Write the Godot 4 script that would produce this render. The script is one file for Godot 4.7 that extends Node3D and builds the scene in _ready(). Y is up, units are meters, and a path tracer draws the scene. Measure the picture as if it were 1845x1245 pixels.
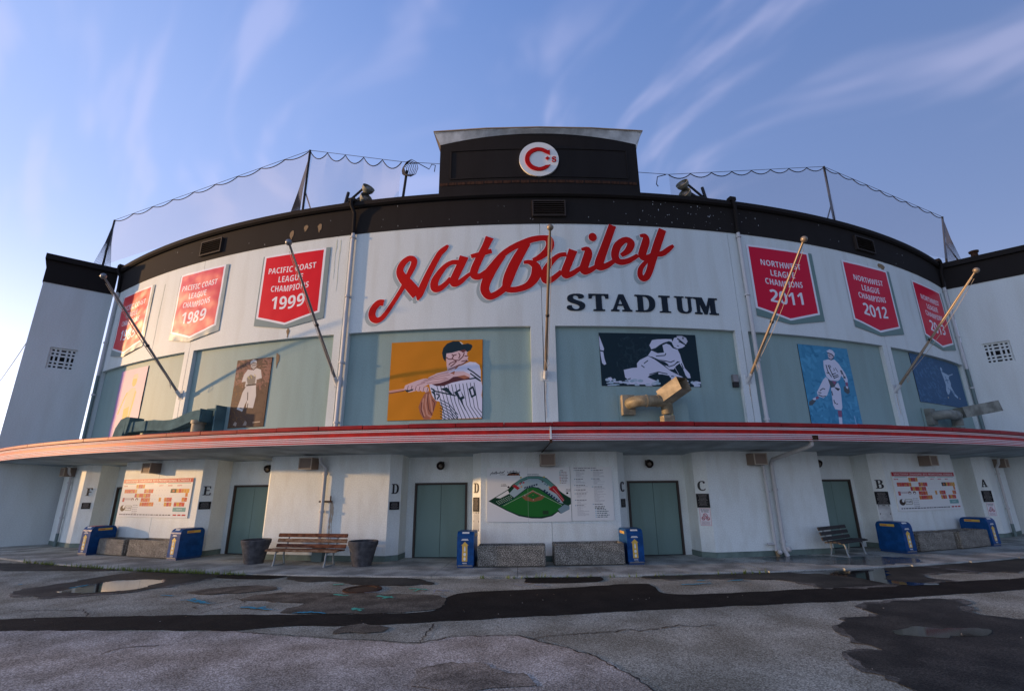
extends Node3D
# A ballpark entrance: everything is laid out round the centre of the curved facade (the origin),
# in polar terms: phi in degrees (0 = the facade's axis, positive to the right), r in metres, h in metres above the pavement.

const WALL := 35.8      # upper wall
const BAY := 36.15      # ground floor bays
const GROUND_H := -0.05
const GATES := [-28.6, -17.1, -5.72, 5.72, 17.1, 28.6]
const PILASTERS := [[-35.6, -34.5], [-23.58, -22.74], [-12.2, -11.26], [-0.77, 0.6], [11.2, 12.05], [22.83, 23.68], [34.6, 35.7]]

const STROKES := {
	"n": [[-5.764,8.567,0.118,-5.936,8.579,0.124,-6.098,8.446,0.131,-6.192,8.216,0.138,-6.144,8.009,0.131,-5.995,7.91,0.111,-5.822,7.97,0.097,-5.659,8.155,0.09,-5.515,8.377,0.086,-5.266,8.793,0.083,-5.052,9.179,0.093,-4.881,9.603,0.104,-4.723,9.972,0.118,-4.723,10.179,0.118,-4.897,10.259,0.111,-5.127,10.076,0.131,-5.232,9.784,0.138,-5.117,9.515,0.173,-4.823,9.164,0.201,-4.527,8.801,0.201], [-4.503,8.584,0.028,-4.45,8.779,0.124,-4.327,9.115,0.138,-4.119,9.635,0.124,-3.861,10.178,0.118,-3.723,10.415,0.114,-3.577,10.558,0.104,-3.445,10.699,0.048]],
	"a": [[-3.053,9.993,0.097,-3.277,9.996,0.09,-3.515,9.867,0.097,-3.747,9.577,0.124,-3.908,9.256,0.145,-3.882,9.018,0.145,-3.711,8.998,0.118,-3.494,9.161,0.097,-3.306,9.378,0.09], [-2.838,10.214,0.173,-2.942,9.924,0.152,-3.105,9.544,0.149,-3.214,9.257,0.145,-3.154,9.152,0.124,-2.969,9.217,0.104,-2.769,9.39,0.083,-2.595,9.54,0.062]],
	"t": [[-1.908,10.955,0.159,-2.067,10.573,0.138,-2.336,9.991,0.145,-2.474,9.609,0.145,-2.448,9.436,0.138,-2.262,9.4,0.118,-2.027,9.575,0.097], [-2.591,10.203,0.083,-2.202,10.3,0.09,-1.834,10.399,0.09]],
	"b": [[-2.061,9.539,0.083,-1.826,9.77,0.118,-1.487,10.187,0.118,-1.146,10.459,0.118,-0.803,10.64,0.124,-0.459,10.787,0.124,-0.191,10.86,0.118,0.077,10.884,0.111,0.26,10.819,0.145,0.293,10.573,0.152,0.16,10.329,0.138,-0.118,10.088,0.111,-0.346,9.993,0.076], [-1.419,10.222,0.124,-1.657,9.894,0.152,-1.876,9.533,0.173,-2.042,9.139,0.166,-2.073,8.852,0.159,-1.923,8.633,0.138,-1.691,8.68,0.124,-1.391,8.905,0.124,-1.257,9.153,0.159], [-0.495,10.692,0.104,-0.739,10.357,0.166,-1.016,9.841,0.187,-1.222,9.334,0.187,-1.304,9.01,0.152,-1.259,8.884,0.118,-1.06,8.855,0.111,-0.761,8.91,0.118,-0.493,9.05,0.138,-0.287,9.318,0.173,-0.214,9.572,0.187,-0.27,9.793,0.145,-0.476,9.917,0.09,-0.678,9.909,0.062]],
	"a2": [[0.885,10.222,0.087,0.628,10.184,0.087,0.366,9.974,0.104,0.127,9.628,0.13,0.051,9.309,0.13,0.152,9.181,0.121,0.385,9.285,0.104,0.68,9.545,0.087], [1.136,10.398,0.165,0.967,9.952,0.147,0.806,9.536,0.147,0.83,9.39,0.121,1.043,9.455,0.104,1.284,9.622,0.087,1.425,9.734,0.069]],
	"i": [[1.434,10.425,0.052,1.65,10.438,0.104,1.674,10.241,0.156,1.562,9.912,0.156,1.48,9.643,0.156,1.543,9.542,0.121,1.752,9.628,0.104,1.983,9.78,0.078]],
	"l": [[2.66,11.441,0.143,2.326,10.586,0.152,2.058,9.884,0.165,2.091,9.727,0.13,2.318,9.787,0.113,2.599,9.972,0.087]],
	"e": [[2.895,10.215,0.078,3.17,10.424,0.13,3.305,10.726,0.147,3.116,10.862,0.121,2.821,10.649,0.147,2.679,10.312,0.147,2.692,10.068,0.139,2.858,9.952,0.121,3.16,10.018,0.108,3.541,10.25,0.078]],
	"y": [[3.672,11.047,0.061,3.871,11.057,0.095,3.888,10.84,0.147,3.745,10.449,0.152,3.694,10.266,0.152,3.738,10.164,0.121,3.937,10.197,0.104,4.189,10.386,0.078], [4.587,11.369,0.152,4.316,10.719,0.16,4.075,10.086,0.147,3.923,9.657,0.13,3.78,9.396,0.126,3.629,9.33,0.113,3.546,9.479,0.104,3.603,9.736,0.095,3.822,10.003,0.074,4.027,10.201,0.052], [4.187,10.319,0.087,4.486,10.369,0.108,4.783,10.593,0.095,4.95,10.729,0.052]],
}
const I_DOT := Vector2(1.881, 10.933)
const GROUND := {
	"trench": [-11.7,42.27,-10.09,42.12,-8.87,42.04,-6.9,41.99,-4.05,42.05,-2.73,41.87,-2.37,40.39,-0.26,39.94,1.73,39.47,1.98,39.88,2.27,40.7,5.72,40.22,10.56,39.38,13.34,38.86,11.82,40.14,9.24,40.69,5.41,41.46,3.85,41.66,1.64,41.97,-1.1,42.41,-2.67,42.67,-3.81,42.83,-5.03,42.82,-5.73,43.05,-7.22,42.95,-9.31,42.92,-10.95,42.92],
	"overlay": [-10.87,42.98,-7.16,43.03,-5.7,43.09,-4.78,43.36,-3.57,43.64,-3.25,43.68,-2.59,43.87,-2.13,43.53,-1.15,43.51,-0.96,43.72,-0.17,44.46,0.18,45.26,0.46,46.15,0.3,47.47,-6.44,47.3],
	"damp1": [-12.31,39.74,-12.49,39.42,-12.25,38.51,-12.04,37.73,-11.79,37.16,-11.39,36.55,-9.92,37.03,-8.79,37.27,-8.91,38.07,-9.29,38.81,-9.64,39.58,-10.24,40,-10.99,40.2,-11.75,40.11],
	"damp2": [-17.65,34.85,-15.24,35.38,-13.31,36,-11.55,36.47,-12.8,36.65,-14.49,36.53,-16.15,36.35],
	"damp3": [-8.3,39.96,-8.17,39.56,-7.5,39.22,-6.81,39.31,-6.56,39.65,-7.08,40.03,-7.83,40.15],
	"damp4": [-6.89,38.33,-6.92,37.69,-5.29,37.94,-4.87,38.02,-3.88,38.41,-3.04,39.19,-4.07,39.38,-4.99,39.19,-5.5,38.82,-6.33,38.77],
	"damp5": [-6.81,40.7,-6.44,40.11,-5.08,40.16,-3.58,40.4,-2.61,40.68,-2.74,41.8,-3.88,42,-5.23,41.99,-5.51,41.58,-5.37,41.15],
	"damp6": [2.37,38.44,4.35,38,7.35,37.59,9.95,37.11,14.34,36.17,12.26,38.18,10.28,38.49,9.61,38.44,8.82,38.94,8.76,39.44,8.87,39.56,5.77,40.22,5.52,39.52,4.49,39.04,2.25,38.85],
	"damp7": [4.17,42.95,4.73,42.68,5.07,42.57,5.17,42.1,5.8,41.61,7.09,41.4,7.31,41.61,6.69,42.45,7.03,42.91,7.48,43.22,4.68,46.13,3.2,46.09,3.27,45.38,3.12,45,3.22,44.59,3.61,44.45,3.79,44.42,3.72,43.77,3.82,43.48],
	"damp8": [-2.39,44.94,-2.1,44.71,-1.72,44.69,-1.47,45,-1.13,45.14,-1.12,45.56,-2.31,45.52],
	"damp9": [-4,43.25,-3.98,42.87,-3.41,42.82,-3.21,43.02,-3.46,43.22],
	"puddle1": [-11.35,39.8,-11.51,39.21,-11.43,38.56,-10.87,38.26,-9.99,38.34,-9.82,39.09,-9.9,39.57,-10.37,39.83,-10.91,39.92],
	"puddle2": [5.89,38.04,7.31,37.65,8.29,37.46,8.64,37.62,8.49,38.22,7.63,39.36,8.29,39.94,8,40.09,7.3,39.92,7.07,39.16,6.7,38.61,6.1,38.35],
	"puddle3": [4.5,43.73,4.99,43.36,5.51,43.43,6.06,43.53,5.71,43.78,4.78,43.89],
	"cut1": [-8.83,38.04,-8.65,37.4,-7.13,37.53,-7.32,38.3],
	"cut2": [-0.86,38.83,-0.73,38.4,0.83,38.34,0.83,39.18,-0.77,39.28],
	"manhole": [-4.57,39.81],
}
const CRACKS := [[-5.71,43.08,-4.79,43.35,-3.57,43.63,-3.25,43.67,-2.59,43.86,-2.14,43.52,-1.15,43.5,-0.96,43.71,-0.17,44.45,0.19,45.25,0.37,45.91], [-2.53,42.76,-2.55,43.28,-2.59,43.84], [-0.96,43.72,-0.71,43.56,-0.06,43.44,0.38,43.37,0.63,43.23,0.73,43.36,1.42,43.1], [-6.96,41.96,-6.83,41.54,-6.56,40.97,-6.94,40.61,-7.11,41.11,-7.21,41.49,-7.4,41.33], [-6.93,44.2,-6.84,43.92,-6.58,43.84,-6.36,43.78], [1.14,43.18,1.48,43.06,1.68,43.16,2.06,43.03], [-10.69,41.5,-10.03,41.49,-9.4,41.49,-8.9,41.98]]
const MARKS := {
	"teal": [[-11.52,39.3,-11.43,38.94], [-8.77,40.27,-8.43,40.32], [-8.06,40.72,-7.77,40.82,-7.23,41.15], [-7.84,40.65,-7.37,41.04], [-6.41,41.46,-6.12,41.54,-5.74,41.68], [-6.08,41.62,-5.94,41.48], [-5.23,41.99,-4.92,41.92,-4.61,42.02], [-13.19,38.82,-13.17,38.7], [2.63,39.75,3.38,39.57], [3.85,39.37,4.27,39.23], [3.15,39.26,3.34,39.22]],
	"green": [[-3.51,39.83,-3.11,39.95], [-3.36,40.14,-3.25,39.86], [-5.4,39.28,-5.17,39.18], [-5.01,40.4,-4.67,40.49], [-4.02,40.58,-3.66,40.78], [-3.87,40.86,-3.73,40.65], [-4.21,41.78,-3.99,41.72], [-4.2,41.64,-4.03,41.86], [-4.34,38.22,-4.16,38.18]],
	"white": [[-2.92,40.36,-2.88,39.97,-2.72,40.14], [-2.85,40.07,-2.57,40.02], [-2.78,40.27,-2.59,40.18], [-1.14,39.42,-1,39.61], [-0.91,39.54,-0.77,39.32], [-0.69,39.49,-0.5,39.79], [-0.62,39.67,-0.51,39.41], [-3.39,38.23,-3.23,38.18], [-4.43,40.24,-4.1,40.1], [10.2,37.98,10.45,38.3,10.69,38.65], [9.91,37.55,10.16,37.79]],
}
var M := {}
var taken := {}
var rng := RandomNumberGenerator.new()


func _ready() -> void:
	rng.seed = 20
	set_camera_and_light()
	make_materials()
	build_ground()
	build_building()
	build_canopy()
	build_press_box()
	build_gates()
	build_sign()
	build_banners()
	build_murals()
	build_boards()
	build_gate_signs()
	build_flagpoles()
	build_roof_things()
	build_pipes()
	build_ducts()
	build_fixtures()
	build_bins()
	build_planters()
	build_benches_and_pots()
	build_litter()
	build_trees()


func set_camera_and_light() -> void:
	var cam := Camera3D.new()
	cam.name = "camera"
	cam.fov = 70.56
	cam.near = 0.05
	cam.far = 6000.0
	cam.position = Vector3(-1.26, 2.1, 51.86)
	cam.rotation_order = EULER_ORDER_YXZ
	cam.rotation_degrees = Vector3(16.306, -0.474, -0.559)
	add_child(cam)
	cam.current = true
	var sun := DirectionalLight3D.new()
	sun.name = "sun"
	sun.light_energy = 1.25
	sun.light_color = Color(1.0, 0.60, 0.28).linear_to_srgb()
	sun.light_angular_distance = 1.3
	sun.shadow_enabled = true
	add_child(sun)
	sun.look_at_from_position(sun_dir() * 100.0, Vector3.ZERO, Vector3.UP)
	var e := Environment.new()
	e.background_mode = Environment.BG_SKY
	var s := Sky.new()
	var p := PanoramaSkyMaterial.new()
	p.panorama = sky_texture()
	s.sky_material = p
	e.sky = s
	e.tonemap_mode = Environment.TONE_MAPPER_LINEAR
	e.tonemap_exposure = 1.2
	e.sdfgi_enabled = true
	e.ssao_enabled = true
	e.ssil_enabled = true
	var we := WorldEnvironment.new()
	we.name = "world_environment"
	we.environment = e
	add_child(we)


func sun_dir() -> Vector3:
	var az := deg_to_rad(-86.0)
	var el := deg_to_rad(6.0)
	return Vector3(sin(az) * cos(el), sin(el), cos(az) * cos(el))


func sky_texture() -> ImageTexture:
	var w := 1280
	var h := 640
	var im := Image.create_empty(w, h, false, Image.FORMAT_RGBF)
	var n1 := FastNoiseLite.new()
	n1.seed = 5
	n1.frequency = 0.9
	n1.fractal_octaves = 4
	var n2 := FastNoiseLite.new()
	n2.seed = 11
	n2.frequency = 0.5
	n2.fractal_octaves = 2
	var s := sun_dir()
	var zen := Vector3(0.070, 0.190, 0.54)
	var hor := Vector3(0.39, 0.54, 0.95)
	for y in h:
		var el := (0.5 - (y + 0.5) / h) * PI
		var ce := cos(el)
		var se := sin(el)
		var t := pow(clampf(rad_to_deg(el) / 55.0, 0.0, 1.0), 0.80)
		var base := hor.lerp(zen, t)
		for x in w:
			var az := (x + 0.5) / w * TAU
			var d := Vector3(sin(az) * ce, se, -cos(az) * ce)
			var c: Vector3
			if el < 0.0:
				c = Vector3(0.10, 0.10, 0.105)
			else:
				var ang := rad_to_deg(acos(clampf(d.dot(s), -1.0, 1.0)))
				var e_deg := rad_to_deg(el)
				c = base * lerpf(1.15, 0.56, smoothstep(35.0, 150.0, ang)) + Vector3(0.42, 0.36, 0.24) * exp(-ang / 45.0) + Vector3(2.3, 1.95, 1.25) * exp(-ang / 45.0) * exp(-e_deg * e_deg / 190.0)
				c += Vector3(0.05, 0.045, 0.02) * exp(-e_deg / 14.0)
				if se > 0.03:
					var px := d.x / (se + 0.22)
					var pz := d.z / (se + 0.22)
					var a := px * 0.66 - pz * 0.75
					var b := px * 0.75 + pz * 0.66
					var wob := n2.get_noise_2d(px * 1.5, pz * 1.5)
					var k := n1.get_noise_2d(a * 7.5 + wob * 2.0 + 3.0, b * 1.5 + wob * 0.8)
					var patch := smoothstep(-0.25, 0.4, n2.get_noise_2d(px * 1.1 + 7.0, pz * 1.1 + 3.0))
					var cl := smoothstep(-0.25, 0.6, k) * patch * smoothstep(0.03, 0.25, se)
					c = c.lerp(Vector3(0.72, 0.68, 0.92), cl * cl * 0.24)
			im.set_pixel(x, y, Color(c.x, c.y, c.z))
	return ImageTexture.create_from_image(im)


# ---------------------------------------------------------------- helpers

func at(phi: float, r: float, h: float) -> Vector3:
	var a := deg_to_rad(phi)
	return Vector3(r * sin(a), h, r * cos(a))


func flat(phi: float, r: float) -> Vector2:
	var a := deg_to_rad(phi)
	return Vector2(r * sin(a), r * cos(a))


func frame(phi: float, r: float, h: float, yaw := 0.0) -> Transform3D:
	return Transform3D(Basis(Vector3.UP, deg_to_rad(phi + yaw)), at(phi, r, h))


func numbered(called: String) -> String:
	var n: int = taken.get(called, 0)
	taken[called] = n + 1
	return called if n == 0 else "%s_%03d" % [called, n]


func tag(o: Node, label: String, category: String, group := "") -> void:
	o.set_meta("label", label)
	o.set_meta("category", category)
	if group:
		o.set_meta("group", group)


func thing(called: String, label: String, category: String, where := Transform3D(), group := "") -> Node3D:
	var o := Node3D.new()
	o.name = numbered(called)
	add_child(o)
	o.transform = where
	tag(o, label, category, group)
	return o


func part(called: String, b: B, m: Material, parent: Node, where := Transform3D()) -> MeshInstance3D:
	var o := MeshInstance3D.new()
	o.name = called if parent != self else numbered(called)
	o.mesh = b.commit(m)
	o.transform = where
	parent.add_child(o, true)
	return o


func structure(called: String, b: B, m: Material) -> MeshInstance3D:
	var o := part(called, b, m, self)
	o.set_meta("kind", "structure")
	return o


func copy_of(o: Node3D, called: String, label: String, where: Transform3D) -> Node3D:
	var c: Node3D = o.duplicate()
	c.name = numbered(called)
	add_child(c)
	c.transform = where
	c.set_meta("label", label)
	return c


class B:
	var v := PackedVector3Array()
	var n := PackedVector3Array()
	var t := PackedVector2Array()
	var x := Transform3D()

	func tri(a: Vector3, b: Vector3, c: Vector3, na: Vector3, nb: Vector3, nc: Vector3, ua := Vector2.ZERO, ub := Vector2.ZERO, uc := Vector2.ZERO) -> void:
		# front faces run clockwise
		if (b - a).cross(c - a).dot(na + nb + nc) > 0.0:
			v.append_array([x * a, x * c, x * b])
			n.append_array([x.basis * na, x.basis * nc, x.basis * nb])
			t.append_array([ua, uc, ub])
		else:
			v.append_array([x * a, x * b, x * c])
			n.append_array([x.basis * na, x.basis * nb, x.basis * nc])
			t.append_array([ua, ub, uc])

	func face(a: Vector3, b: Vector3, c: Vector3, d: Vector3, na: Vector3, nb: Vector3, nc: Vector3, nd: Vector3, ua := Vector2(0, 1), ub := Vector2(1, 1), uc := Vector2(1, 0), ud := Vector2(0, 0)) -> void:
		tri(a, b, c, na, nb, nc, ua, ub, uc)
		tri(a, c, d, na, nc, nd, ua, uc, ud)

	func quad(a: Vector3, b: Vector3, c: Vector3, d: Vector3, out := Vector3.ZERO) -> void:
		var m := (c - a).cross(d - b).normalized()
		if out != Vector3.ZERO and m.dot(out) < 0.0:
			m = -m
		face(a, b, c, d, m, m, m, m)

	func box(c: Vector3, s: Vector3, bas := Basis()) -> void:
		var hx := bas.x * s.x / 2.0
		var hy := bas.y * s.y / 2.0
		var hz := bas.z * s.z / 2.0
		for k in 3:
			var u: Vector3 = [hx, hy, hz][k]
			var p: Vector3 = [hy, hz, hx][k]
			var q: Vector3 = [hz, hx, hy][k]
			for sg in [-1.0, 1.0]:
				var o: Vector3 = c + u * sg
				quad(o - p - q, o + p - q, o + p + q, o - p + q, u * sg)

	# a box with all edges cut by e
	func chamfer_box(c: Vector3, s: Vector3, e: float, taper := 1.0) -> void:
		var a := s / 2.0
		var lv := [[-a.y, e], [-a.y + e, 0.0], [a.y - e, 0.0], [a.y, e]]
		var rings := []
		for l in lv:
			var k: float = lerpf(1.0, taper, (l[0] + a.y) / s.y)
			var hx: float = (a.x - l[1]) * k
			var hz: float = (a.z - l[1]) * k
			var ring := []
			for p in [[-hx + e, hz], [hx - e, hz], [hx, hz - e], [hx, -hz + e], [hx - e, -hz], [-hx + e, -hz], [-hx, -hz + e], [-hx, hz - e]]:
				ring.append(c + Vector3(p[0], l[0], p[1]))
			rings.append(ring)
		for i in 3:
			for j in 8:
				var j2 := (j + 1) % 8
				quad(rings[i][j], rings[i][j2], rings[i + 1][j2], rings[i + 1][j], (rings[i][j] + rings[i][j2] + rings[i + 1][j] + rings[i + 1][j2]) / 4.0 - c)
		for r in [rings[0], rings[3]]:
			var up := Vector3.DOWN if r == rings[0] else Vector3.UP
			for j in range(1, 7):
				tri(r[0], r[j], r[j + 1], up, up, up)

	# polygon in plan (x, z) pulled up from h0 to h1
	func prism(pts: PackedVector2Array, h0: float, h1: float) -> void:
		var mid := Vector2.ZERO
		for p in pts:
			mid += p / pts.size()
		var clock := Geometry2D.is_polygon_clockwise(pts)
		for i in pts.size():
			var p := pts[i]
			var q := pts[(i + 1) % pts.size()]
			var d := (q - p).normalized()
			var o := Vector3(d.y, 0, -d.x) * (-1.0 if clock else 1.0)
			quad(Vector3(p.x, h0, p.y), Vector3(q.x, h0, q.y), Vector3(q.x, h1, q.y), Vector3(p.x, h1, p.y), o)
		sheet(pts, h1, Vector3.UP)
		sheet(pts, h0, Vector3.DOWN)

	func sheet(pts: PackedVector2Array, h: float, up := Vector3.UP) -> void:
		var idx := Geometry2D.triangulate_polygon(pts)
		for i in range(0, idx.size(), 3):
			var a := pts[idx[i]]
			var b := pts[idx[i + 1]]
			var c := pts[idx[i + 2]]
			tri(Vector3(a.x, h, a.y), Vector3(b.x, h, b.y), Vector3(c.x, h, c.y), up, up, up)

	# wall standing on a path in plan, seen from its left-to-right outside
	func wall(path: PackedVector2Array, h0: float, h1: float) -> void:
		for i in path.size() - 1:
			var p := path[i]
			var q := path[i + 1]
			var d := (q - p).normalized()
			quad(Vector3(p.x, h0, p.y), Vector3(q.x, h0, q.y), Vector3(q.x, h1, q.y), Vector3(p.x, h1, p.y), Vector3(-d.y, 0, d.x))

	# closed profile of (r, h) swept round the origin from phi0 to phi1
	func sweep(prof: PackedVector2Array, phi0: float, phi1: float, step := 0.7) -> void:
		var segs := maxi(1, ceili(absf(phi1 - phi0) / step))
		var sg := 1.0 if Geometry2D.is_polygon_clockwise(prof) else -1.0
		for k in segs:
			var a := deg_to_rad(lerpf(phi0, phi1, float(k) / segs))
			var b := deg_to_rad(lerpf(phi0, phi1, float(k + 1) / segs))
			var da := Vector3(sin(a), 0, cos(a))
			var db := Vector3(sin(b), 0, cos(b))
			for i in prof.size():
				var p := prof[i]
				var q := prof[(i + 1) % prof.size()]
				var e := (q - p).normalized()
				var m := Vector2(-e.y, e.x) * sg
				var na := da * m.x + Vector3.UP * m.y
				var nb := db * m.x + Vector3.UP * m.y
				face(da * p.x + Vector3.UP * p.y, db * p.x + Vector3.UP * p.y, db * q.x + Vector3.UP * q.y, da * q.x + Vector3.UP * q.y, na, nb, nb, na)
		var idx := Geometry2D.triangulate_polygon(prof)
		for s in [[phi0, -1.0], [phi1, 1.0]]:
			var a := deg_to_rad(s[0])
			var d := Vector3(sin(a), 0, cos(a))
			var nn: Vector3 = Vector3(cos(a), 0, -sin(a)) * s[1]
			for i in range(0, idx.size(), 3):
				tri(d * prof[idx[i]].x + Vector3.UP * prof[idx[i]].y, d * prof[idx[i + 1]].x + Vector3.UP * prof[idx[i + 1]].y, d * prof[idx[i + 2]].x + Vector3.UP * prof[idx[i + 2]].y, nn, nn, nn)

	func ring(phi0: float, phi1: float, r0: float, r1: float, h0: float, h1: float, step := 0.7) -> void:
		sweep(PackedVector2Array([Vector2(r0, h0), Vector2(r1, h0), Vector2(r1, h1), Vector2(r0, h1)]), phi0, phi1, step)

	# printed sheet bent round the wall, u to the right, v down
	func bent(phi0: float, phi1: float, r: float, top: Callable, low: Callable, nu: int, nv: int, bulge: Callable) -> void:
		var g := []
		for j in nv + 1:
			var row := []
			for i in nu + 1:
				var u := float(i) / nu
				var w := float(j) / nv
				var a := deg_to_rad(lerpf(phi0, phi1, u))
				var h: float = lerpf(top.call(u), low.call(u), w)
				row.append([Vector3(sin(a), 0, cos(a)) * (r + bulge.call(u, w)) + Vector3.UP * h, Vector2(u, w), Vector3(sin(a), 0, cos(a))])
			g.append(row)
		var nrm := []
		for j in nv + 1:
			var row := []
			for i in nu + 1:
				var dx: Vector3 = g[j][mini(i + 1, nu)][0] - g[j][maxi(i - 1, 0)][0]
				var dy: Vector3 = g[mini(j + 1, nv)][i][0] - g[maxi(j - 1, 0)][i][0]
				var m := dx.cross(dy).normalized()
				if m.dot(g[j][i][2]) < 0.0:
					m = -m
				row.append(m)
			nrm.append(row)
		for j in nv:
			for i in nu:
				face(g[j + 1][i][0], g[j + 1][i + 1][0], g[j][i + 1][0], g[j][i][0], nrm[j + 1][i], nrm[j + 1][i + 1], nrm[j][i + 1], nrm[j][i], g[j + 1][i][1], g[j + 1][i + 1][1], g[j][i + 1][1], g[j][i][1])

	func tube(pts: PackedVector3Array, rad: float, sides := 10, rad2 := -1.0, caps := true) -> void:
		var rr := []
		var up := Vector3.UP
		for i in pts.size():
			var d := (pts[mini(i + 1, pts.size() - 1)] - pts[maxi(i - 1, 0)]).normalized()
			if absf(d.dot(up)) > 0.95:
				up = Vector3.RIGHT if absf(d.x) < 0.9 else Vector3.BACK
			var s := d.cross(up).normalized()
			up = s.cross(d).normalized()
			var rad_i := rad if rad2 < 0.0 else lerpf(rad, rad2, float(i) / (pts.size() - 1))
			var ring_ := []
			for k in sides:
				var a := TAU * k / sides
				var o := s * cos(a) + up * sin(a)
				ring_.append([pts[i] + o * rad_i, o])
			rr.append(ring_)
		for i in pts.size() - 1:
			for k in sides:
				var k2 := (k + 1) % sides
				face(rr[i][k][0], rr[i][k2][0], rr[i + 1][k2][0], rr[i + 1][k][0], rr[i][k][1], rr[i][k2][1], rr[i + 1][k2][1], rr[i + 1][k][1])
		if caps:
			for e in [0, pts.size() - 1]:
				var d := (pts[1] - pts[0]).normalized() * -1.0 if e == 0 else (pts[e] - pts[e - 1]).normalized()
				for k in range(1, sides - 1):
					tri(rr[e][0][0], rr[e][k][0], rr[e][k + 1][0], d, d, d)

	# rectangular duct: w across (along side), h along the rest
	func duct(pts: PackedVector3Array, w: float, h: float, side: Vector3, open := false) -> void:
		var rr := []
		for i in pts.size():
			var d := (pts[mini(i + 1, pts.size() - 1)] - pts[maxi(i - 1, 0)]).normalized()
			var s := (side - d * side.dot(d)).normalized()
			var u := s.cross(d).normalized()
			rr.append([pts[i] - s * w / 2 - u * h / 2, pts[i] + s * w / 2 - u * h / 2, pts[i] + s * w / 2 + u * h / 2, pts[i] - s * w / 2 + u * h / 2])
		for i in pts.size() - 1:
			for k in 4:
				var k2 := (k + 1) % 4
				quad(rr[i][k], rr[i][k2], rr[i + 1][k2], rr[i + 1][k], (rr[i][k] + rr[i][k2] + rr[i + 1][k] + rr[i + 1][k2]) / 4.0 - (pts[i] + pts[i + 1]) / 2.0)
		for e in ([0] if open else [0, pts.size() - 1]):
			quad(rr[e][0], rr[e][1], rr[e][2], rr[e][3], (pts[0] - pts[1]) if e == 0 else (pts[e] - pts[e - 1]))

	# outline of (radius, height) turned round the local y axis
	func lathe(prof: PackedVector2Array, sides := 20) -> void:
		for i in prof.size() - 1:
			var p := prof[i]
			var q := prof[i + 1]
			if p.is_equal_approx(q):
				continue
			var e := (q - p).normalized()
			var m := Vector2(e.y, -e.x)
			for k in sides:
				var a := TAU * k / sides
				var b := TAU * (k + 1) / sides
				var da := Vector3(cos(a), 0, sin(a))
				var db := Vector3(cos(b), 0, sin(b))
				var na := da * m.x + Vector3.UP * m.y
				var nb := db * m.x + Vector3.UP * m.y
				face(da * p.x + Vector3.UP * p.y, db * p.x + Vector3.UP * p.y, db * q.x + Vector3.UP * q.y, da * q.x + Vector3.UP * q.y, na, nb, nb, na)

	func ball(c: Vector3, s: Vector3, nu := 14, nv := 9) -> void:
		for j in nv:
			var a := PI * j / nv
			var b := PI * (j + 1) / nv
			for i in nu:
				var e := TAU * i / nu
				var f := TAU * (i + 1) / nu
				var p := [Vector3(sin(a) * cos(e), cos(a), sin(a) * sin(e)), Vector3(sin(a) * cos(f), cos(a), sin(a) * sin(f)), Vector3(sin(b) * cos(f), cos(b), sin(b) * sin(f)), Vector3(sin(b) * cos(e), cos(b), sin(b) * sin(e))]
				face(c + p[0] * s, c + p[1] * s, c + p[2] * s, c + p[3] * s, p[0], p[1], p[2], p[3])

	# outline in the local x, y plane with thickness along z
	func plate(pts: PackedVector2Array, z0: float, z1: float) -> void:
		var clock := Geometry2D.is_polygon_clockwise(pts)
		var idx := Geometry2D.triangulate_polygon(pts)
		for i in range(0, idx.size(), 3):
			var a := pts[idx[i]]
			var b := pts[idx[i + 1]]
			var c := pts[idx[i + 2]]
			tri(Vector3(a.x, a.y, z1), Vector3(b.x, b.y, z1), Vector3(c.x, c.y, z1), Vector3.BACK, Vector3.BACK, Vector3.BACK)
			tri(Vector3(a.x, a.y, z0), Vector3(b.x, b.y, z0), Vector3(c.x, c.y, z0), Vector3.FORWARD, Vector3.FORWARD, Vector3.FORWARD)
		for i in pts.size():
			var p := pts[i]
			var q := pts[(i + 1) % pts.size()]
			var d := (q - p).normalized()
			var o := Vector3(d.y, -d.x, 0) * (-1.0 if clock else 1.0)
			quad(Vector3(p.x, p.y, z0), Vector3(q.x, q.y, z0), Vector3(q.x, q.y, z1), Vector3(p.x, p.y, z1), o)

	# a printed rectangle facing local +z, u to the right, v down
	func card(x0: float, x1: float, y0: float, y1: float, z: float) -> void:
		var m := Vector3.BACK
		face(Vector3(x0, y0, z), Vector3(x1, y0, z), Vector3(x1, y1, z), Vector3(x0, y1, z), m, m, m, m)

	func commit(m: Material) -> ArrayMesh:
		var a := []
		a.resize(Mesh.ARRAY_MAX)
		a[Mesh.ARRAY_VERTEX] = v
		a[Mesh.ARRAY_NORMAL] = n
		a[Mesh.ARRAY_TEX_UV] = t
		var me := ArrayMesh.new()
		me.add_surface_from_arrays(Mesh.PRIMITIVE_TRIANGLES, a)
		me.surface_set_material(0, m)
		return me


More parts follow.
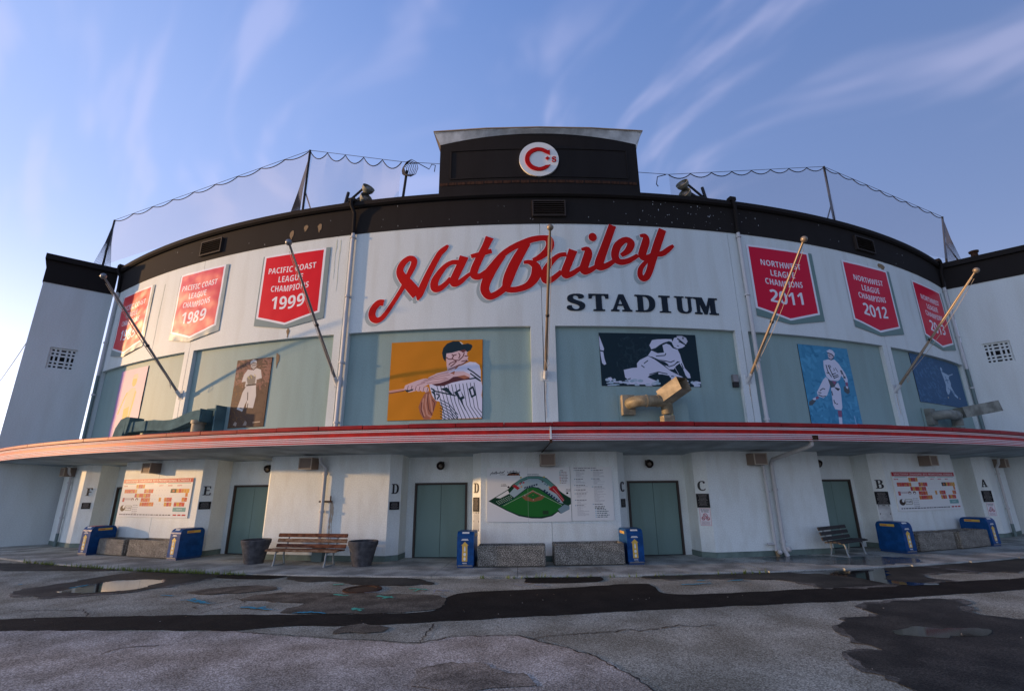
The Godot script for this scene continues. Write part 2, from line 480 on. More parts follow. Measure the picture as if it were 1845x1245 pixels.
# a picture drawn in code, for printed things
class Print:
	var im: Image
	var w: int
	var h: int
	var o := Vector2.ZERO
	var s := Vector2.ONE
	var shear := 0.0     # how far the left edge leans to the right from top to bottom, in source units

	func _init(w_: int, h_: int, bg: Color) -> void:
		w = w_ * 2
		h = h_ * 2
		im = Image.create_empty(w, h, false, Image.FORMAT_RGBA8)
		im.fill(bg)
		s = Vector2(w, h)

	func view(x0: float, y0: float, x1: float, y1: float, lean := 0.0) -> void:
		o = Vector2(x0, y0)
		s = Vector2(w / (x1 - x0), h / (y1 - y0))
		shear = lean * s.x / h

	func m(p: Vector2) -> Vector2:
		var q := (p - o) * s
		return Vector2(q.x - shear * q.y, q.y)

	func poly(flat_pts: Array, col: Color) -> void:
		var pts := PackedVector2Array()
		for i in range(0, flat_pts.size(), 2):
			pts.append(m(Vector2(flat_pts[i], flat_pts[i + 1])))
		fill(pts, col)

	func fill(pts: PackedVector2Array, col: Color) -> void:
		var y0 := INF
		var y1 := -INF
		for p in pts:
			y0 = minf(y0, p.y)
			y1 = maxf(y1, p.y)
		for y in range(maxi(0, floori(y0)), mini(h - 1, ceili(y1)) + 1):
			var yy := y + 0.5
			var xs := []
			for i in pts.size():
				var a := pts[i]
				var b := pts[(i + 1) % pts.size()]
				if (a.y <= yy) != (b.y <= yy):
					xs.append(a.x + (yy - a.y) / (b.y - a.y) * (b.x - a.x))
			xs.sort()
			for i in range(0, xs.size() - 1, 2):
				var xa := clampi(roundi(xs[i]), 0, w)
				var xb := clampi(roundi(xs[i + 1]), 0, w)
				if xb > xa:
					im.fill_rect(Rect2i(xa, y, xb - xa, 1), col)

	func rect(x0: float, y0: float, x1: float, y1: float, col: Color) -> void:
		poly([x0, y0, x1, y0, x1, y1, x0, y1], col)

	func line(flat_pts: Array, width: float, col: Color) -> void:
		for i in range(0, flat_pts.size() - 2, 2):
			var a := Vector2(flat_pts[i], flat_pts[i + 1])
			var b := Vector2(flat_pts[i + 2], flat_pts[i + 3])
			var d := (b - a).normalized().orthogonal() * width / 2.0
			poly([a.x + d.x, a.y + d.y, b.x + d.x, b.y + d.y, b.x - d.x, b.y - d.y, a.x - d.x, a.y - d.y], col)

	func oval(cx: float, cy: float, rx: float, ry: float, col: Color) -> void:
		var p := []
		for k in 24:
			p.append(cx + cos(TAU * k / 24) * rx)
			p.append(cy + sin(TAU * k / 24) * ry)
		poly(p, col)

	func text(tris: PackedVector2Array, cx: float, cy: float, wide: float, tall: float, col: Color) -> void:
		# tris fill the unit box, y up; wide and tall in source units
		for i in range(0, tris.size(), 3):
			var p := PackedVector2Array()
			for k in 3:
				p.append(m(Vector2(cx + tris[i + k].x * wide, cy - tris[i + k].y * tall)))
			fill(p, col)

	func texture() -> ImageTexture:
		im.resize(w / 2, h / 2, Image.INTERPOLATE_BILINEAR)
		return ImageTexture.create_from_image(im)


# triangles of a word, scaled to a box one unit wide and one unit tall round its centre; size[0] is its width over height
func word(s: String, serif := false, out := []) -> PackedVector2Array:
	var tm := TextMesh.new()
	var f := SystemFont.new()
	f.font_names = PackedStringArray(["Droid Serif" if serif else "Droid Sans"])
	f.font_weight = 700
	tm.font = f
	tm.font_size = 64
	tm.pixel_size = 0.01
	tm.depth = 0.0
	tm.curve_step = 1.5
	tm.text = s
	var a := tm.get_mesh_arrays()
	var vs: PackedVector3Array = a[Mesh.ARRAY_VERTEX]
	var idx: PackedInt32Array = a[Mesh.ARRAY_INDEX] if a[Mesh.ARRAY_INDEX] != null else PackedInt32Array(range(vs.size()))
	var lo := Vector2(INF, INF)
	var hi := Vector2(-INF, -INF)
	for p in vs:
		lo = Vector2(minf(lo.x, p.x), minf(lo.y, p.y))
		hi = Vector2(maxf(hi.x, p.x), maxf(hi.y, p.y))
	var mid := (lo + hi) / 2.0
	var sz := hi - lo
	out.append(sz.x / sz.y)
	var res := PackedVector2Array()
	for i in idx:
		res.append(Vector2((vs[i].x - mid.x) / sz.x, (vs[i].y - mid.y) / sz.y))
	return res


# ---------------------------------------------------------------- materials

func lin(r: float, g: float, b: float) -> Color:
	return Color(r, g, b).linear_to_srgb()


func noise_texture(freq: float, lo: Color, hi: Color, sd: int, octaves := 4, p0 := 0.2, p1 := 0.8) -> NoiseTexture2D:
	var n := FastNoiseLite.new()
	n.seed = sd
	n.frequency = freq
	n.fractal_octaves = octaves
	var t := NoiseTexture2D.new()
	t.width = 512
	t.height = 512
	t.seamless = true
	t.noise = n
	var g := Gradient.new()
	g.set_color(0, lo)
	g.set_color(1, hi)
	g.set_offset(0, p0)
	g.set_offset(1, p1)
	t.color_ramp = g
	return t


func bump_texture(freq: float, sd: int) -> NoiseTexture2D:
	var n := FastNoiseLite.new()
	n.seed = sd
	n.frequency = freq
	n.fractal_octaves = 3
	var t := NoiseTexture2D.new()
	t.width = 512
	t.height = 512
	t.seamless = true
	t.noise = n
	return t


# colour with a fine grain, coarse patches over it (multiplied) and a slight relief
func surface(col: Color, rough: float, grain: NoiseTexture2D = null, scale := 1.0, patches: NoiseTexture2D = null, patch_scale := Vector3.ONE, relief: NoiseTexture2D = null, relief_cm := 0.0) -> StandardMaterial3D:
	var m := StandardMaterial3D.new()
	m.albedo_color = col
	m.roughness = rough
	m.metallic_specular = 0.25
	m.uv1_triplanar = true
	m.uv1_world_triplanar = true
	m.uv1_scale = Vector3.ONE * scale
	if grain:
		m.albedo_texture = grain
	if patches:
		m.detail_enabled = true
		m.detail_albedo = patches
		m.detail_blend_mode = BaseMaterial3D.BLEND_MODE_MUL
		m.detail_uv_layer = BaseMaterial3D.DETAIL_UV_2
		m.uv2_triplanar = true
		m.uv2_world_triplanar = true
		m.uv2_scale = patch_scale
	if relief:
		m.heightmap_enabled = true
		m.heightmap_texture = relief
		m.heightmap_scale = relief_cm
	return m


func paint(col: Color, rough := 0.5, metal := 0.0) -> StandardMaterial3D:
	var m := StandardMaterial3D.new()
	m.albedo_color = col
	m.roughness = rough
	m.metallic = metal
	return m


func printed(t: Texture2D, rough := 0.45) -> StandardMaterial3D:
	var m := StandardMaterial3D.new()
	m.albedo_texture = t
	m.roughness = rough
	m.metallic_specular = 0.22
	m.texture_repeat = false
	return m


func make_materials() -> void:
	var w := Color.WHITE
	var fine := noise_texture(0.05, Color(0.93, 0.93, 0.93), w, 1)
	var grit := noise_texture(0.18, Color(0.55, 0.55, 0.56), w, 2, 3, 0.25, 0.75)
	var speck := noise_texture(0.40, Color(0.60, 0.585, 0.57), w, 3, 2, 0.25, 0.75)
	speck.noise.noise_type = FastNoiseLite.TYPE_VALUE
	var clouds := noise_texture(0.012, Color(0.80, 0.80, 0.80), w, 4, 5)
	var streaks := noise_texture(0.014, Color(0.965, 0.96, 0.95), w, 5, 4, 0.2, 0.6)
	var blotch := noise_texture(0.01, Color(0.74, 0.74, 0.74), w, 6, 5, 0.25, 0.75)
	var worn := noise_texture(0.014, Color(0.82, 0.81, 0.79), w, 21, 5, 0.25, 0.75)
	var bump := bump_texture(0.06, 7)
	var stones := bump_texture(0.2, 8)
	var streak_scale := Vector3(0.22, 0.03, 0.22)
	M.white = surface(lin(0.680, 0.735, 0.700), 0.5, fine, 0.8, streaks, streak_scale, bump, 0.4)
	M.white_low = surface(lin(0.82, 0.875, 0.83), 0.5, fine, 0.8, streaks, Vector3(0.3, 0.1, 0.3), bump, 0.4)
	M.green = surface(lin(0.285, 0.395, 0.365), 0.5, fine, 0.8, streaks, streak_scale, bump, 0.3)
	M.skirt = surface(lin(0.20, 0.27, 0.235), 0.6, fine, 1.0, clouds, Vector3.ONE * 0.3)
	M.black = surface(lin(0.034, 0.029, 0.026), 0.85, grit, 0.6, streaks, streak_scale)
	M.core = paint(lin(0.10, 0.10, 0.10), 0.9)
	M.roof = surface(lin(0.08, 0.08, 0.08), 0.9, grit, 1.0)
	M.soffit = surface(lin(0.50, 0.575, 0.60), 0.8, fine, 0.8, clouds, Vector3.ONE * 0.12)
	M.coping = surface(lin(0.38, 0.014, 0.014), 0.5, fine, 1.2, clouds, Vector3.ONE * 0.3)
	M.fascia = surface(lin(0.58, 0.014, 0.010), 0.5, fine, 1.2, clouds, Vector3.ONE * 0.3)
	M.coping.metallic_specular = 0.3
	M.fascia.metallic_specular = 0.3
	M.stripe = surface(lin(0.80, 0.72, 0.70), 0.6, fine, 1.2)
	M.door = surface(lin(0.20, 0.295, 0.255), 0.4, fine, 1.0, streaks, streak_scale)
	M.door_frame = surface(lin(0.075, 0.060, 0.050), 0.5, fine, 1.0)
	M.louvre = surface(lin(0.045, 0.036, 0.030), 0.6, fine, 1.0)
	M.rust = surface(lin(0.115, 0.055, 0.032), 0.85, grit, 2.0, blotch, Vector3(1.6, 0.3, 1.6))
	M.pale_board = surface(lin(0.74, 0.77, 0.75), 0.6, fine, 1.0, blotch, Vector3.ONE * 0.25)
	M.tan_board = surface(lin(0.38, 0.27, 0.16), 0.6, fine, 1.0)
	M.letter_red = surface(lin(0.52, 0.006, 0.004), 0.7, fine, 1.0)
	M.letter_line = paint(lin(0.78, 0.72, 0.70), 0.5)
	M.letter_grey = surface(lin(0.38, 0.44, 0.42), 0.5, fine, 1.0)
	M.navy = surface(lin(0.012, 0.020, 0.030), 0.45, fine, 1.0)
	M.ink = paint(lin(0.010, 0.010, 0.011), 0.5)
	M.pipe = surface(lin(0.58, 0.58, 0.57), 0.5, fine, 2.0, streaks, streak_scale)
	M.pipe_green = surface(lin(0.17, 0.23, 0.22), 0.5, fine, 2.0)
	M.steel = surface(lin(0.26, 0.255, 0.25), 0.35, fine, 2.0, streaks, streak_scale)
	M.steel.metallic = 0.5
	M.bronze = surface(lin(0.30, 0.24, 0.17), 0.38, fine, 2.0, streaks, streak_scale)
	M.bronze.metallic = 0.4
	M.dark_steel = surface(lin(0.035, 0.034, 0.034), 0.5, fine, 2.0)
	M.galvanised = surface(lin(0.50, 0.42, 0.26), 0.5, grit, 0.8, blotch, Vector3.ONE * 0.6)
	M.galvanised.metallic = 0.15
	M.duct_tan = surface(lin(0.40, 0.33, 0.22), 0.5, fine, 1.0, blotch, Vector3.ONE * 0.5)
	M.duct_grey = surface(lin(0.27, 0.28, 0.235), 0.5, fine, 1.0, blotch, Vector3.ONE * 0.4)
	M.duct_teal = surface(lin(0.115, 0.20, 0.205), 0.95, fine, 1.0, clouds, Vector3.ONE * 0.3)
	M.wood_box = surface(lin(0.27, 0.21, 0.165), 0.7, fine, 1.5)
	M.wood_trim = surface(lin(0.50, 0.43, 0.34), 0.6, fine, 1.5)
	M.lamp_glass = paint(lin(0.16, 0.13, 0.10), 0.25)
	M.net = paint(Color(lin(0.45, 0.46, 0.52), 0.32), 0.9)
	M.net.transparency = BaseMaterial3D.TRANSPARENCY_ALPHA
	M.net_bunch = paint(Color(lin(0.05, 0.05, 0.055), 0.72), 0.9)
	M.net_bunch.transparency = BaseMaterial3D.TRANSPARENCY_ALPHA
	M.rope = paint(lin(0.05, 0.05, 0.06), 0.9)
	M.asphalt = surface(lin(0.50, 0.48, 0.38), 0.95, speck, 0.42, worn, Vector3.ONE * 0.09, stones, 0.35)
	M.asphalt_pink = surface(lin(0.66, 0.575, 0.475), 0.95, speck, 0.40, worn, Vector3.ONE * 0.13, stones, 0.35)
	M.asphalt_new = surface(lin(0.030, 0.024, 0.018), 0.9, speck, 0.5, clouds, Vector3.ONE * 0.2, stones, 0.8)
	M.asphalt_cut = surface(lin(0.018, 0.014, 0.011), 0.85, speck, 0.5, null, Vector3.ONE, stones, 0.8)
	M.damp = surface(lin(0.085, 0.075, 0.058), 0.6, speck, 0.42, blotch, Vector3.ONE * 0.18, stones, 0.3)
	M.stain = surface(lin(0.215, 0.18, 0.13), 0.9, speck, 0.42, blotch, Vector3.ONE * 0.3, stones, 0.35)
	M.stain_light = surface(lin(0.44, 0.36, 0.27), 0.95, speck, 0.40, blotch, Vector3.ONE * 0.3, stones, 0.35)
	M.half_damp = surface(lin(0.24, 0.22, 0.18), 0.85, speck, 0.42, blotch, Vector3.ONE * 0.3, stones, 0.35)
	M.water = paint(lin(0.012, 0.012, 0.012), 0.06)
	M.concrete = surface(lin(0.70, 0.70, 0.60), 0.8, grit, 0.5, blotch, Vector3.ONE * 0.16, bump, 0.4)
	M.concrete_wet = surface(lin(0.22, 0.235, 0.23), 0.2, grit, 0.5, blotch, Vector3.ONE * 0.3)
	M.crack = paint(lin(0.012, 0.011, 0.010), 0.95)
	M.spray_teal = surface(lin(0.05, 0.27, 0.36), 0.8, fine, 3.0)
	M.spray_green = surface(lin(0.09, 0.40, 0.27), 0.8, fine, 3.0)
	M.spray_white = surface(lin(0.48, 0.48, 0.48), 0.8, grit, 3.0)
	M.aggregate = surface(lin(0.60, 0.56, 0.47), 0.85, noise_texture(0.16, Color(0.30, 0.29, 0.27), w, 14, 2, 0.3, 0.72), 0.42, clouds, Vector3.ONE * 0.5, stones, 0.5)
	M.soil = surface(lin(0.035, 0.028, 0.022), 0.95, grit, 2.0)
	M.blue = surface(lin(0.012, 0.085, 0.27), 0.32, fine, 1.0, clouds, Vector3.ONE * 0.6)
	M.blue_dark = paint(lin(0.008, 0.045, 0.15), 0.4)
	M.yellow = paint(lin(0.66, 0.42, 0.06), 0.4)
	M.sticker = paint(lin(0.76, 0.75, 0.68), 0.5)
	M.sticker_red = paint(lin(0.50, 0.06, 0.03), 0.4)
	M.pot = surface(lin(0.125, 0.122, 0.122), 0.75, fine, 2.0, blotch, Vector3.ONE * 1.2)
	M.bench_wood = surface(lin(0.36, 0.15, 0.08), 0.6, noise_texture(0.05, Color(0.7, 0.68, 0.66), w, 15), 1.2, noise_texture(0.02, Color(0.55, 0.45, 0.4), w, 16), Vector3(0.35, 1.2, 0.35))
	M.bench_worn = surface(lin(0.50, 0.35, 0.235), 0.75, noise_texture(0.05, Color(0.7, 0.68, 0.66), w, 17), 1.2, noise_texture(0.02, Color(0.6, 0.5, 0.42), w, 18), Vector3(0.35, 1.2, 0.35))
	M.bench_grey = surface(lin(0.095, 0.088, 0.082), 0.8, noise_texture(0.05, Color(0.6, 0.6, 0.6), w, 19), 1.2)
	M.bench_leg = surface(lin(0.30, 0.33, 0.32), 0.5, fine, 2.0)
	M.bare_plaster = surface(lin(0.42, 0.30, 0.17), 0.9, grit, 2.0)
	M.leaf = paint(lin(0.14, 0.075, 0.03), 0.8)
	M.weed = paint(lin(0.13, 0.18, 0.035), 0.8)
	M.weed.backlight_enabled = true
	M.weed.backlight = lin(0.06, 0.08, 0.02)
	M.rust_run = surface(lin(0.52, 0.42, 0.31), 0.8, fine, 3.0)
	M.moss_run = surface(lin(0.58, 0.62, 0.50), 0.8, fine, 3.0)
	M.bark = surface(lin(0.10, 0.08, 0.06), 0.9, grit, 2.0)
	M.foliage = paint(lin(0.055, 0.085, 0.03), 0.7)
	M.foliage.backlight_enabled = true
	M.foliage.backlight = lin(0.05, 0.08, 0.02)
	M.manhole = surface(lin(0.10, 0.055, 0.03), 0.7, grit, 3.0)


# ---------------------------------------------------------------- the ground

func outline(flat_pts: Array, rough := 0.0, sd := 0) -> PackedVector2Array:
	var n := FastNoiseLite.new()
	n.seed = 40 + sd
	n.frequency = 1.6
	n.fractal_octaves = 3
	var base := PackedVector2Array()
	for i in range(0, flat_pts.size(), 2):
		base.append(Vector2(flat_pts[i], flat_pts[i + 1]))
	if rough == 0.0:
		return base
	var res := PackedVector2Array()
	for i in base.size():
		var p0 := base[(i + base.size() - 1) % base.size()]
		var p := base[i]
		var q := base[(i + 1) % base.size()]
		var q1 := base[(i + 2) % base.size()]
		var steps := maxi(2, ceili(p.distance_to(q) / 0.12))
		for k in steps:
			var u := float(k) / steps
			var c := p.cubic_interpolate(q, p0, q1, u)
			res.append(c + Vector2(n.get_noise_2d(c.x * 1.0, c.y * 1.0), n.get_noise_2d(c.x + 50.0, c.y + 9.0)) * rough)
	return res


func build_ground() -> void:
	var b := B.new()
	var e := 2500.0
	b.quad(Vector3(-e, GROUND_H, -e), Vector3(e, GROUND_H, -e), Vector3(e, GROUND_H, e), Vector3(-e, GROUND_H, e), Vector3.UP)
	structure("ground", b, M.asphalt)
	for k in GROUND:
		if k == "manhole":
			continue
		b = B.new()
		var lift := 0.004
		var m: Material = M.asphalt_pink
		var called := "asphalt_overlay"
		var rough := 0.05
		if k == "trench":
			lift = 0.008
			m = M.asphalt_new
			called = "asphalt_trench"
			rough = 0.06
		elif k.begins_with("cut"):
			lift = 0.016
			m = M.asphalt_cut
			called = "asphalt_patch"
			rough = 0.03
		elif k.begins_with("damp"):
			lift = 0.012
			m = M.stain_light if k == "damp8" else M.stain if k in ["damp5", "damp8", "damp9", "damp3"] else M.damp
			called = "damp_asphalt" if m == M.damp else "stained_asphalt"
			if k in ["damp1", "damp6", "damp7"]:
				var grown := Geometry2D.offset_polygon(outline(GROUND[k], 0.30, 5), 0.07)
				if grown.size():
					b.sheet(grown[0], GROUND_H + 0.0095)
					if b.v.size():
						structure("drying_asphalt", b, M.half_damp)
					b = B.new()
			rough = 0.16
		elif k.begins_with("puddle"):
			lift = 0.016
			m = M.water
			called = "puddle"
			rough = 0.16
		b.sheet(outline(GROUND[k], rough, hash(k) % 97), GROUND_H + lift)
		if b.v.size():
			structure(called, b, m)
	# cracks and seams
	for c in CRACKS:
		b = B.new()
		ribbon(b, c, 0.024, GROUND_H + 0.0115, 0.03)
		structure("crack", b, M.crack)
	for k in MARKS:
		b = B.new()
		for c in MARKS[k]:
			ribbon(b, c, 0.085 if k != "white" else 0.05, GROUND_H + 0.0205, 0.03)
		structure("spray_marking", b, M["spray_" + k])
	# the pavement: concrete slabs with open joints, on a bed
	var pave := Node3D.new()
	pave.name = "pavement"
	pave.set_meta("kind", "structure")
	add_child(pave)
	b = B.new()
	b.ring(-37.0, 37.0, 34.6, 38.52, -0.3, -0.02)
	part("bed", b, M.core, pave)
	var phi := -36.9
	while phi < 36.8:
		b = B.new()
		var r1 := 38.58 + clampf(phi - 5.0, 0.0, 15.0) * 0.02
		b.sweep(PackedVector2Array([Vector2(34.7, -0.25), Vector2(r1, -0.25), Vector2(r1, -0.012), Vector2(r1 - 0.012, 0.0), Vector2(34.7, 0.0)]), phi, phi + 3.19, 0.8)
		part("slab", b, M.concrete, pave)
		phi += 3.21
	b = B.new()
	b.sheet(outline_polar([10.2, 36.5, 11.2, 36.3, 12.6, 36.25, 13.5, 36.6, 14.6, 37.0, 16.2, 37.4, 16.0, 38.3, 14.0, 38.5, 12.0, 38.2, 10.6, 37.6, 9.8, 37.0], 0.22), 0.004)
	var wet := part("wet_patch", b, M.concrete_wet, pave)
	wet.set_meta("label", "wet concrete below the drain pipes")
	# manhole cover beside the sprayed marks
	var cv := thing("manhole_cover", "rusty brown round cover set in the asphalt among green spray marks", "manhole cover", Transform3D(Basis(), Vector3(GROUND.manhole[0], GROUND_H, GROUND.manhole[1])))
	b = B.new()
	b.lathe(PackedVector2Array([Vector2(0.36, 0.0), Vector2(0.36, 0.02), Vector2(0.31, 0.024), Vector2(0.31, 0.012), Vector2(0.0, 0.018)]), 28)
	part("lid", b, M.manhole, cv)
	b = B.new()
	b.lathe(PackedVector2Array([Vector2(0.43, 0.001), Vector2(0.43, 0.022), Vector2(0.375, 0.024), Vector2(0.375, 0.001)]), 28)
	part("rim", b, M.rust, cv)


func outline_polar(a: Array, rough: float) -> PackedVector2Array:
	var f := []
	for i in range(0, a.size(), 2):
		var p := flat(a[i], a[i + 1])
		f.append(p.x)
		f.append(p.y)
	return outline(f, rough, 3)


func ribbon(b: B, pts: Array, width: float, h: float, rough: float) -> void:
	var line := PackedVector2Array()
	for i in range(0, pts.size() - 2, 2):
		var p := Vector2(pts[i], pts[i + 1])
		var q := Vector2(pts[i + 2], pts[i + 3])
		var steps := maxi(2, ceili(p.distance_to(q) / 0.1))
		for k in steps + (1 if i == pts.size() - 4 else 0):
			line.append(p.lerp(q, float(k) / steps) + Vector2(rng.randf_range(-1, 1), rng.randf_range(-1, 1)) * rough)
	for i in line.size() - 1:
		var d := (line[i + 1] - line[i]).normalized().orthogonal() * width / 2.0 * rng.randf_range(0.4, 1.2)
		var p := line[i]
		var q := line[i + 1]
		b.quad(Vector3(p.x - d.x, h, p.y - d.y), Vector3(q.x - d.x, h, q.y - d.y), Vector3(q.x + d.x, h, q.y + d.y), Vector3(p.x + d.x, h, p.y + d.y), Vector3.UP)


# ---------------------------------------------------------------- the grandstand

var stadium: Node3D

func build_building() -> void:
	stadium = thing("stadium_building", "curved white ballpark facade with green recessed panels and a black top band", "building")
	var b := B.new()
	b.ring(-35.6, 35.6, 34.2, 35.3, 3.4, 12.7)
	b.ring(-35.6, 35.6, 34.2, 34.9, -0.05, 3.39)
	b.ring(-35.6, 35.6, 27.0, 27.3, -0.05, 12.7, 2.0)
	part("core_wall", b, M.core, stadium)
	b = B.new()
	b.ring(-35.6, 35.6, 27.0, 35.7, 12.4, 12.6)
	part("roof_deck", b, M.roof, stadium)
	# white band in bays, with a joint over each pilaster
	var joints := [-35.5, -23.16, -11.73, -0.1, 11.62, 23.25, 35.5]
	for i in 6:
		b = B.new()
		b.ring(joints[i] + 0.012, joints[i + 1] - 0.012, 35.3, WALL, 7.5, 11.48, 0.5)
		part("wall_band", b, M.white, stadium)
	for p in PILASTERS:
		b = B.new()
		var mid: float = (p[0] + p[1]) / 2.0
		b.ring(p[0], mid - 0.02, 35.3, WALL, 3.5, 7.5, 0.4)
		b.ring(mid + 0.02, p[1], 35.3, WALL, 3.5, 7.5, 0.4)
		part("pilaster", b, M.white, stadium)
	for i in 6:
		b = B.new()
		b.ring(PILASTERS[i][1], PILASTERS[i + 1][0], 35.3, 35.65, 3.5, 7.5, 0.5)
		part("recessed_panel", b, M.green, stadium)
	b = B.new()
	b.ring(-35.5, 35.5, 35.3, 35.825, 11.48, 12.6, 0.5)
	part("top_band", b, M.black, stadium)
	b = B.new()
	b.sweep(PackedVector2Array([Vector2(35.3, 12.58), Vector2(35.9, 12.58), Vector2(35.98, 12.64), Vector2(35.98, 12.80), Vector2(35.93, 12.83), Vector2(35.3, 12.83)]), -35.6, 35.6, 0.5)
	part("cornice", b, M.black, stadium)
	# patches where the paint has come away
	for q in [[-16.0, 6.72, 0.07, 0.36, 35.655], [-15.3, 7.70, 0.06, 0.2, 35.805], [24.9, 11.22, 0.28, 0.14, 35.805], [-15.9, 11.78, 0.09, 0.30, 35.83], [-14.9, 12.0, 0.10, 0.16, 35.83], [-13.9, 11.95, 0.10, 0.20, 35.83]]:
		b = B.new()
		b.x = frame(q[0], q[4], q[1])
		var pts := PackedVector2Array()
		for k in 14:
			var a := TAU * k / 14
			pts.append(Vector2(cos(a) * q[2], sin(a) * q[3]) * rng.randf_range(0.65, 1.1) + Vector2(sin(a * 2.0) * 0.03, 0))
		b.plate(pts, -0.02, 0.006)
		part("bare_patch", b, M.bare_plaster, stadium)
	# thin runs of rust and moss below fittings
	for q in [[-11.05, BAY + 0.002, 0.25, 1.72, 0.06, M.rust_run], [-10.95, BAY + 0.002, 0.5, 1.6, 0.03, M.rust_run], [-12.62, WALL + 0.002, 9.7, 11.35, 0.03, M.moss_run], [-12.35, WALL + 0.002, 9.2, 11.3, 0.035, M.moss_run], [-15.35, WALL + 0.002, 7.55, 7.9, 0.03, M.rust_run], [-27.3, WALL + 0.002, 7.7, 10.9, 0.04, M.moss_run], [-0.02, WALL + 0.002, 4.3, 5.5, 0.02, M.rust_run], [23.1, WALL + 0.002, 4.7, 5.5, 0.03, M.rust_run], [11.6, WALL + 0.002, 4.9, 5.5, 0.02, M.rust_run]]:
		b = B.new()
		b.x = frame(q[0], q[1], 0.0)
		var lft := PackedVector2Array()
		var rgt := PackedVector2Array()
		for k in 19:
			var u := k / 18.0
			var wd: float = q[4] * (0.25 + 0.75 * u) * rng.randf_range(0.35, 1.1)
			var sway := sin(u * 9.0) * 0.012
			lft.append(Vector2(sway - wd, lerpf(q[2], q[3], u)))
			rgt.append(Vector2(sway + wd, lerpf(q[2], q[3], u)))
		rgt.reverse()
		lft.append_array(rgt)
		b.plate(lft, -0.004, 0.003)
		part("stain", b, q[5], stadium)
	# bird droppings on the black band
	b = B.new()
	for k in 90:
		var phi := rng.randf_range(-30, 30) if k < 45 else rng.randfn(9.0, 2.2)
		b.x = frame(phi, 35.826, rng.randf_range(11.55, 12.55))
		var sz := rng.randf_range(0.006, 0.018)
		b.box(Vector3.ZERO, Vector3(sz, sz * rng.randf_range(1.0, 3.5), 0.006))
	b.x = Transform3D()
	part("droppings", b, M.pale_board, stadium).set_meta("kind", "stuff")
	for s in [[-22.66, 12.03], [0.47, 12.08], [23.25, 12.03]]:
		var v := Node3D.new()
		v.name = "vent"
		stadium.add_child(v, true)
		v.transform = frame(s[0], 35.83, s[1])
		b = B.new()
		b.box(Vector3(0, 0, 0.005), Vector3(1.16, 0.56, 0.01))
		part("backing", b, M.louvre, v)
		b = B.new()
		for k in [-1, 1]:
			b.box(Vector3(0.60 * k, 0, 0.03), Vector3(0.05, 0.66, 0.12))
			b.box(Vector3(0, 0.305 * k, 0.03), Vector3(1.15, 0.05, 0.12))
		part("frame", b, M.louvre, v)
		for k in 6:
			b = B.new()
			b.box(Vector3(0, -0.225 + k * 0.09, 0.06), Vector3(1.15, 0.012, 0.13), Basis(Vector3.RIGHT, 0.75))
			part("slat", b, M.louvre, v)
	build_wing(-1.0, 2.5445)
	build_wing(1.0, 4.2)


